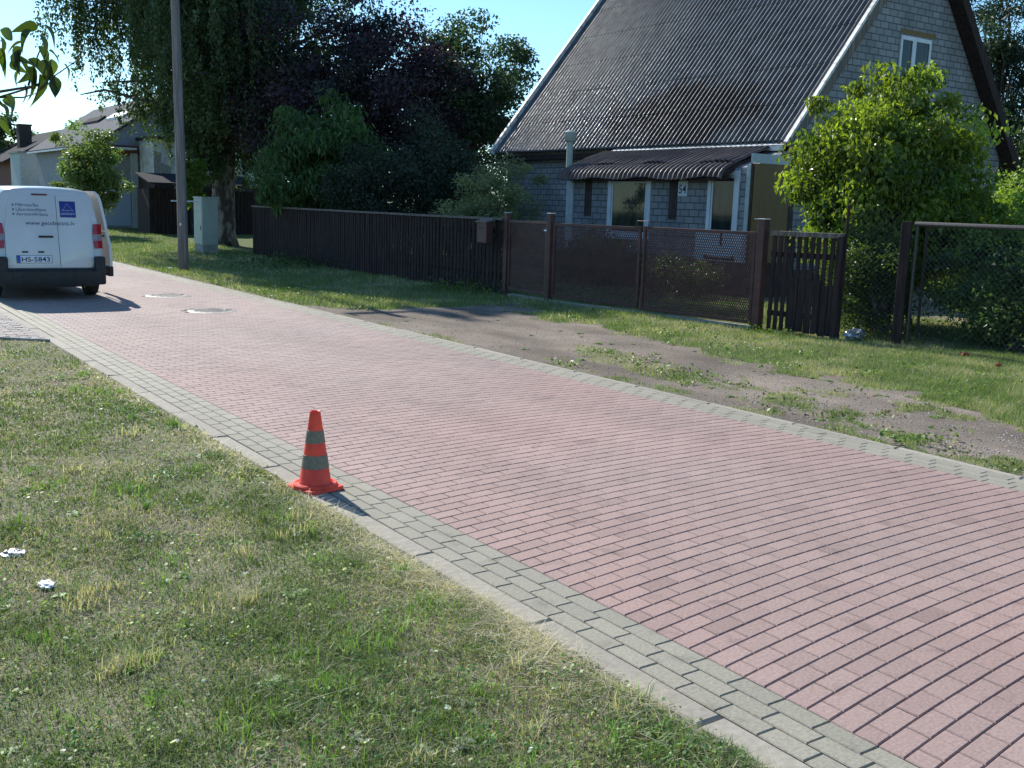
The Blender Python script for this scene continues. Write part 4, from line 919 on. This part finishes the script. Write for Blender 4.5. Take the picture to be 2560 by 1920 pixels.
# ------------------------------------------------------------------ litter
def crumple(name,label,cat,loc,s,mt,seed,flat=.5):
    bm=bmesh.new(); bmesh.ops.create_icosphere(bm,subdivisions=3,radius=1); rd=random.Random(seed); ph=[rd.uniform(0,6) for _ in range(9)]
    for v in bm.verts:
        c=v.co; k=1+.22*math.sin(c.x*5+ph[0])*math.sin(c.y*6+ph[1])+.16*math.sin(c.z*9+ph[2]+c.x*4)+rd.uniform(-.10,.10); v.co=Vector((c.x*s[0],c.y*s[1],max(c.z,-.6)*s[2]))*k
    me=bpy.data.meshes.new(name); bm.to_mesh(me); bm.free(); me.materials.append(mt); o=bpy.data.objects.new(name,me); C.objects.link(o); o.location=loc; tag(o,label,cat); return o
crumple('plastic_bag','crumpled silvery plastic bag lying by the leafy weeds next to the thick post','litter',(12.5,9.35,.07),(.20,.12,.09),M['foil'],1)
crumple('paper_scrap','small white scrap of paper lying in the near lawn','litter',(.84,4.74,.035),(.030,.048,.012),M['paper'],2)
crumple('foil_scrap','torn shiny wrapper in the near lawn at the edge of the picture','litter',(.79,5.25,.03),(.05,.04,.02),M['foil'],3)
crumple('fallen_leaf','rust red curled dead leaf under the wire mesh fence','leaf',(12.35,7.55,.04),(.07,.05,.03),M['terracotta'],4)
crumple('fallen_leaf','smaller rust red dead leaf on the grass farther from the fence','leaf',(11.95,6.85,.03),(.06,.03,.02),M['terracotta'],5)
crumple('stone','pale stone at the foot of the pole','stone',(7.45,24.9,.02),(.05,.05,.035),M['paper'],6)
# ------------------------------------------------------------------ corrugated sheets
def corrugated(name,rows,y0,y1,pitch,amp,mt,parent,lip=0,seed=1,seg=10):
    """rows: list of polylines [(x,z),...] from low to high; waves run along y"""
    V=[];F=[];rd=np.random.default_rng(seed)
    ny_=int((y1-y0)/pitch*seg); ys_=np.linspace(y0,y1,ny_+1)
    ph=2*np.pi*ys_/pitch
    for ri,pl in enumerate(rows):
        base=len(V)
        P=[Vector((p[0],0,p[1])) for p in pl]
        for i,p in enumerate(P):
            d=(P[min(i+1,len(P)-1)]-P[max(i-1,0)]).normalized(); nrm=Vector((-d.z,0,d.x)); 
            lift=.014*(1-i/(len(P)-1)) 
            jog=(rd.random()-.5)*.008
            droop=0
            for k,yv in enumerate(ys_):
                o=amp*math.cos(ph[k])+lift+.004*math.sin(yv*1.7+ri)
                dl=0
                if lip and i==0: dl=lip*(vn[k]-.5)
                q=p+nrm*o; V.append((q.x+dl*.3,yv+jog,q.z+dl))
        w=len(ys_)
        for i in range(len(P)-1):
            for k in range(w-1): F.append((base+i*w+k,base+i*w+k+1,base+(i+1)*w+k+1,base+(i+1)*w+k))
        # underside lip edge: short return so the sheet has thickness
        b2=len(V)
        for k in range(w): V.append(V[base+k])
        b3=len(V)
        for k in range(w): x_,y_,z_=V[base+k]; V.append((x_+.006,y_,z_-.010))
        for k in range(w-1): F.append((b3+k,b3+k+1,b2+k+1,b2+k))
    return npmesh(name,np.array(V),np.array(F),mt,parent,smooth=True)
vn=None
# ------------------------------------------------------------------ house with the big roof
def house():
    root=thing('brick_house','pale block house with steep corrugated grey roof and mossy lean-to porch','house',(21.7,20.8,0))
    O=Vector((21.7,20.8,0)); T=Matrix.Translation(-O)
    X0,X1,Y0,Y1=17.70,25.75,15.35,25.9; RX_,RZ_=21.68,8.62; EZ=3.28; sl=(RZ_-EZ)/(RX_-17.38)
    wall=MB()
    zt=lambda x: RZ_-.16-abs(x-RX_)*sl
    wall.prism([(X0,.0),(X1,.0),(X1,zt(X1)),(RX_,RZ_-.16),(X0,zt(X0))],Y0,Y1,'y',T)
    # porch box with sloping top
    wall.prism([(16.30,.72),(17.69,.72),(17.69,3.15),(16.30,2.66)],15.08,21.15,'y',T)
    w=wall.build('wall',M['block'],root)
    m=MB(); m.box(16.27,17.69,15.05,21.18,-.1,.72,T); m.build('plinth',M['fabricdark'],root)
    m=MB(); m.box(X0-.03,X1+.03,Y0-.03,Y1+.03,-.1,.55,T); m.build('foundation',M['fabricdark'],root)
    # roof sheets, six to seven courses
    roof=thing('roof','','',(0,0,0)); 
    C.objects.unlink(roof); bpy.data.objects.remove(roof)
    def rows(x0,z0,x1,z1,n,ov=.10):
        out=[];d=Vector((x1-x0,z1-z0)); L=d.length; d/=L; step=L/n
        for i in range(n):
            a=max(0,i*step-ov*(i>0)); b=(i+1)*step
            out.append([(x0-O.x+d.x*(a+(b-a)*t),z0+d.y*(a+(b-a)*t)) for t in (0,.33,.66,1)])
        return out
    rf=corrugated('roof',rows(17.36,3.25,RX_,RZ_,6),15.08-O.y,26.12-O.y,.155,.042,M['corr'],root)
    r2=rows(17.36,3.25,RX_,RZ_,6); r2=[[(-p[0]+2*(RX_-O.x),p[1]) for p in q] for q in r2]
    corrugated('back_roof',[ [ (p[0],p[1]) for p in q] for q in r2],15.08-O.y,26.12-O.y,.132,.024,M['corr'],root,seg=4)
    m=MB(); m.tube([(RX_,15.08,RZ_+.01),(RX_,26.12,RZ_+.01)],.09,10,M=T); m.build('ridge_cap',M['corr'],root,smooth=True)
    # barge boards: pale strip above, dark board beneath, on the near gable
    dx=RX_-17.30; nrm=Vector((-sl,1)).normalized()
    def barge(y0,y1,o0,o1,name,mt,side=1,ext=0):
        a=Vector((17.26,3.25-.10*sl*0)); 
        lo=Vector((17.34-.05,EZ-.08)); hi=Vector((RX_,RZ_+.02))
        P=[lo+nrm*o0,hi+Vector((0,o0*1.6)),hi+Vector((0,o1*1.6)),lo+nrm*o1]
        P=[(p.x if side>0 else 2*RX_-p.x,p.y) for p in P]
        q=MB(); q.prism(P,y0,y1,'y',T); q.build(name,mt,root)
    barge(14.99,15.09,.0,.055,'verge_strip',M['whitestrip'])
    barge(15.03,15.07,-.24,-.004,'barge_board',M['greywood'])
    barge(14.99,15.34,-.20,.03,'barge_board',M['darkwood'],-1)
    barge(15.07,15.34,-.06,-.03,'soffit',M['greywood'])
    barge(26.07,26.18,-.02,.13,'verge_strip',M['whitestrip'])
    m=MB(); m.box(17.42,17.70,15.1,26.05,3.02,3.16,T); m.build('soffit',M['darkwood'],root)
    # lean-to roof
    global vn
    ny_=int(((21.06-O.y)-(15.48-O.y))/.15*10); r=np.random.default_rng(3); g=np.convolve(r.random(ny_+1+40),np.ones(40)/40,'same')[20:ny_+21]; vn=(g-.5)*3+.5+.25*np.sin(np.arange(ny_+1)*.05)
    pr=corrugated('porch_roof',[[(15.90-O.x,2.43),(15.93-O.x,2.53),(16.0-O.x,2.62),(16.14-O.x,2.71),(16.36-O.x,2.80)],[(16.25-O.x,2.765),(16.8-O.x,2.98),(17.15-O.x,3.10),(17.62-O.x,3.26)]],15.48-O.y,21.06-O.y,.15,.026,M['corrbrown'],root,lip=.10)
    m=MB(); m.box(15.97,16.28,15.55,21.02,2.40,2.46,T); m.build('porch_fascia',M['darkwood'],root)
    q=MB(); q.prism([(15.98,2.46),(16.32,2.62),(17.68,3.10),(17.68,3.20),(16.32,2.74),(15.98,2.58)],15.49,15.55,'y',T); q.build('porch_barge',M['darkwood'],root)
    m=MB(); m.prism([(17.30,3.165),(17.52,3.275),(17.52,3.29),(17.30,3.18)],15.12,20.7,'y',T); m.prism([(17.30,3.06),(17.315,3.06),(17.315,3.17),(17.30,3.17)],15.12,20.7,'y',T); m.build('flashing',M['whitestrip'],root)
    # corner pilasters and trim
    m=MB(); m.box(16.272,16.31,20.88,21.16,.72,2.42,T); m.build('corner_trim',M['greenrender'],root); m=MB(); m.box(16.272,16.31,15.06,15.14,.72,2.72,T); m.build('corner_trim',M['greenrender'],root); m=MB(); m.box(16.31,17.5,15.05,15.075,2.76,2.95,T); m.build('door_lintel',M['greenrender'],root)
    # porch windows: front at x=16.3
    def win(y0,y1,z0,z1,fw,name='window',gl='glass',pz0=None,sill=True):
        f=MB(); X=16.30
        f.box(X-.03,X+.01,y0,y1,z1-fw,z1,T); f.box(X-.03,X+.01,y0,y1,z0,z0+fw,T); f.box(X-.0305,X+.01,y0,y0+fw,z0+fw,z1-fw,T); f.box(X-.0305,X+.01,y1-fw,y1,z0+fw,z1-fw,T)
        i=fw+.035
        f.box(X-.022,X+.01,y0+fw+.012,y0+i+.02,z0+fw,z1-fw,T); f.box(X-.022,X+.01,y1-i-.02,y1-fw-.012,z0+fw,z1-fw,T); f.box(X-.0215,X+.01,y0+fw+.012,y1-fw-.012,z1-fw-.05,z1-fw-.012,T)
        o=f.build(name,M['white'],root)
        g=MB(); g.box(X-.012,X-.006,y0+fw*.5,y1-fw*.5,(pz0 or z0)+.02,z1-fw*.5,T); g.build('glass_pane',M[gl],o)
        return o
    w1=win(18.02,19.53,1.10,2.53,.13)
    m=MB(); m.box(16.20,16.30,17.98,19.57,1.04,1.09,T); m.build('sill',M['greenrender'],w1)
    w2=win(15.32,16.22,.74,2.60,.10,'glazed_door','glassdark',pz0=1.36)
    m=MB(); m.box(16.262,16.30,15.42,16.12,.80,1.36,T,b=.01); m.build('door_panel',M['white'],w2)
    m=MB(); m.box(16.255,16.262,15.70,15.76,1.05,1.34,T); m.build('dark_mark',M['fabricdark'],w2)
    # low white boards at both sides of the glazed door
    m=MB(); m.box(16.27,16.30,15.14,16.5,.72,1.30,T); m.build('panel_board',M['white'],root)
    for y in (20.17,17.16):
        m=MB(); m.box(16.285,16.31,y,y+.26,1.55,2.44,T); m.build('dark_panel',M['fabricdark'],root)
    # number sign and lamp
    m=MB(); m.box(16.275,16.295,16.84,17.13,2.06,2.40,T,b=.004); sg=m.build('number_sign',M['white'],root)
    # X axis of text must run towards -Y as seen from the road
    Mt=Matrix.Translation(Vector((16.274,17.10,2.13))-O)@Matrix(((0,0,-1,0),(-1,0,0,0),(0,1,0,0),(0,0,0,1)))@Matrix.Shear('XY',4,(.22,0))
    try: textmesh('number_digits','54',.26,Mt,M['black'],sg,w=.225,off=.002)
    except Exception as e: print('text',e)
    m=MB(); m.tube([(16.3,17.02,2.50),(16.16,17.02,2.50)],.02,8,M=T); m.lathe([(.0001,.06),(.06,.05),(.10,0),(.105,-.03),(.0001,-.05)],20,Matrix.Translation(Vector((16.12,17.0,2.50))-O)); m.build('wall_lamp',M['black'],root,auto=40)
    # ochre side door of the porch (faces the viewer)
    m=MB(); m.box(16.40,17.50,15.045,15.078,.72,2.75,T,b=.004); d=m.build('side_door',M['ochre'],root)
    m=MB(); m.box(16.46,16.58,15.02,15.035,1.62,1.64,T); m.build('handle',M['chrome'],d)
    m=MB(); m.box(16.312,16.38,15.055,15.078,.72,2.75,T); m.build('door_frame',M['fabricdark'],root); m=MB(); m.box(17.52,17.69,15.06,15.34,.72,3.0,T); m.build('corner_board',M['fabricdark'],root)
    # flue
    m=MB(); m.tube([(16.92,21.92,2.6),(16.92,21.92,3.5)],.085,18,M=T); m.lathe([(.085,3.40),(.14,3.44),(.148,3.45),(.15,3.665),(.10,3.70),(.0001,3.71)],20,Matrix.Translation(Vector((16.92,21.92,0))-O)); m.build('flue_pipe',M['cabinet'],root,auto=40)
    # gable window: frame, two panes, sill, lintel
    f=MB(); y=15.35
    f.box(21.22,22.38,y-.03,y+.01,5.76,5.85,T); f.box(21.22,22.38,y-.03,y+.01,4.45,4.53,T); f.box(21.22,21.29,y-.0305,y+.01,4.53,5.76,T); f.box(22.31,22.38,y-.0305,y+.01,4.53,5.76,T); f.box(21.66,21.80,y-.031,y+.01,4.53,5.76,T)
    fr=f.build('window',M['white'],root)
    g=MB(); g.box(21.28,21.67,y-.012,y-.005,4.5,5.78,T); g.build('glass_pane',M['glassdark'],fr); g=MB(); g.box(21.79,22.32,y-.012,y-.005,4.5,5.78,T); g.build('glass_pane',M['glassdark'],fr)
    m=MB(); m.box(21.15,22.45,y-.10,y,4.38,4.44,T); m.build('sill',M['white'],fr)
    m=MB(); m.box(21.22,22.55,y-.008,y+.01,5.89,6.0,T); m.build('lintel',M['ochre'],root)
house()
# ------------------------------------------------------------------ pale house beyond the birch
def gable_house(name,label,loc,w,l,eave,ridge,roofm,wallm,ov=.35,gable_band=True):
    """local: x across, y along the ridge; near gable at y=0"""
    root=thing(name,label,'house',loc)
    m=MB(); m.prism([(0,-.2),(w,-.2),(w,eave-.1),(w/2,ridge-.12),(0,eave-.1)],0,l,'y'); wl=m.build('wall',wallm,root)
    s=(ridge-eave)/(w/2); t=.07
    for sd in (1,-1):
        P=[(-ov,eave-ov*s),(w/2,ridge),(w/2,ridge+t),(-ov,eave-ov*s+t)]; P=[(x if sd>0 else w-x,z) for x,z in P]
        m=MB(); m.prism(P,-ov,l+ov,'y'); m.build('roof',roofm,root)
    return root,s
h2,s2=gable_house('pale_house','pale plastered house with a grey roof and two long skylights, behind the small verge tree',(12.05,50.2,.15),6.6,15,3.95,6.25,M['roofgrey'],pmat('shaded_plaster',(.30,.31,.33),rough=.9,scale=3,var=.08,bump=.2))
rf2=[c for c in h2.children if c.name.startswith('roof')][0]
for y0,y1,mt in ((2.2,5.4,'foil'),(7.0,10.5,'black')):
    f=MB(); s=s2
    for a,b in ((y0,y1),):
        P=[(1.55,3.95+1.55*s+.08),(1.95,3.95+1.95*s+.08),(1.95,3.95+1.95*s+.20),(1.55,3.95+1.55*s+.20)]; f.prism(P,a,b,'y')
    f.build('skylight',M['roofdark'] if mt=='black' else M['whitestrip'],h2)
m=MB(); m.box(-.42,-.34,-.3,15.3,3.62,3.70); m.build('gutter',M['white'],h2)
m=MB(); m.box(.02,6.6,-.02,-.001,3.3,3.75); m.build('brown_band',M['brickred'],h2)
m=MB(); m.box(-.2,1.2,-1.3,-.02,3.52,3.60); m.build('canopy',M['white'],h2)
m=MB(); m.box(1.25,1.55,-.12,-.0,0,3.4); m.build('pilaster',M['greenrender'],h2)
m=MB(); m.box(-.05,1.2,-.05,-.0,.1,2.2); m.build('door',M['pale'],h2)
# whitewashed annex with missing plaster
root=thing('annex','whitewashed block annex with patches of fallen plaster behind the birch strands','building',(13.7,47.9,.05))
m=MB(); m.box(0,6.2,0,2.2,2.45,4.1); m.build('upper_wall',M['render'],root)
m=MB(); m.box(0,6.2,.02,2.2,-.2,2.45); m.build('lower_wall',M['fabricdark'],root)
m=MB(); m.box(-.15,6.4,-.25,2.4,4.1,4.22); m.build('roof',M['roofdark'],root)
m=MB(); m.box(1.75,1.9,-.02,0,2.75,2.95); m.build('vent',M['black'],root)
m=MB(); m.prism([(0,2.45),(.75,2.45),(.75,2.9),(.3,3.1),(.35,3.5),(0,3.6)],-.012,0,'y'); m.build('bare_patch',M['concrete'],root)
# board shed with sagging roof
root=thing('board_shed','old dark board shed with a sagging patched roof behind the pole','shed',(12.7,45.2,.05))
m=MB(); x=0; rd=random.Random(5)
while x<4.6: m.box(x,x+.15,rd.uniform(-.01,.01),.04,-.1,1.95-.02*x); x+=.165
m.box(0,4.6,.05,1.8,-.1,1.9); m.build('boards',M['darkwood'],root)
m=MB(); m.prism([(-.35,2.12),(1.8,2.55),(1.8,2.60),(-.35,2.18)],-.1,4.75,'x'); m.build('roof',M['roofdark'],root)
m=MB(); m.box(1.7,2.5,-.03,0,.0,1.6); m.build('doorway',M['black'],root)
# pale box building and dark roofed house at the far left
root=thing('pale_shed','flat pale grey green building showing just above the van roof','shed',(11.3,67,.1))
m=MB(); m.box(.2,3.1,0,3,-.2,3.75); m.build('wall',M['greenrender'],root); m=MB(); m.box(.1,3.2,-.1,3.1,3.75,3.85); m.build('roof',M['concrete'],root)
m=MB(); m.box(.7,1.4,-.04,0,1.85,1.92); m.build('bracket',M['white'],root)
h3,s3=gable_house('dark_roofed_house','dark roofed house with a broad chimney at the far end of the street',(11.9,72,.1),7.0,12,3.6,5.55,M['roofdark'],M['brickred'],ov=.6)
m=MB(); m.box(1.2,1.95,4,5,4.2,5.8); m.box(1.15,2.0,3.95,5.05,5.8,5.9); m.build('chimney',M['fabricdark'],h3)
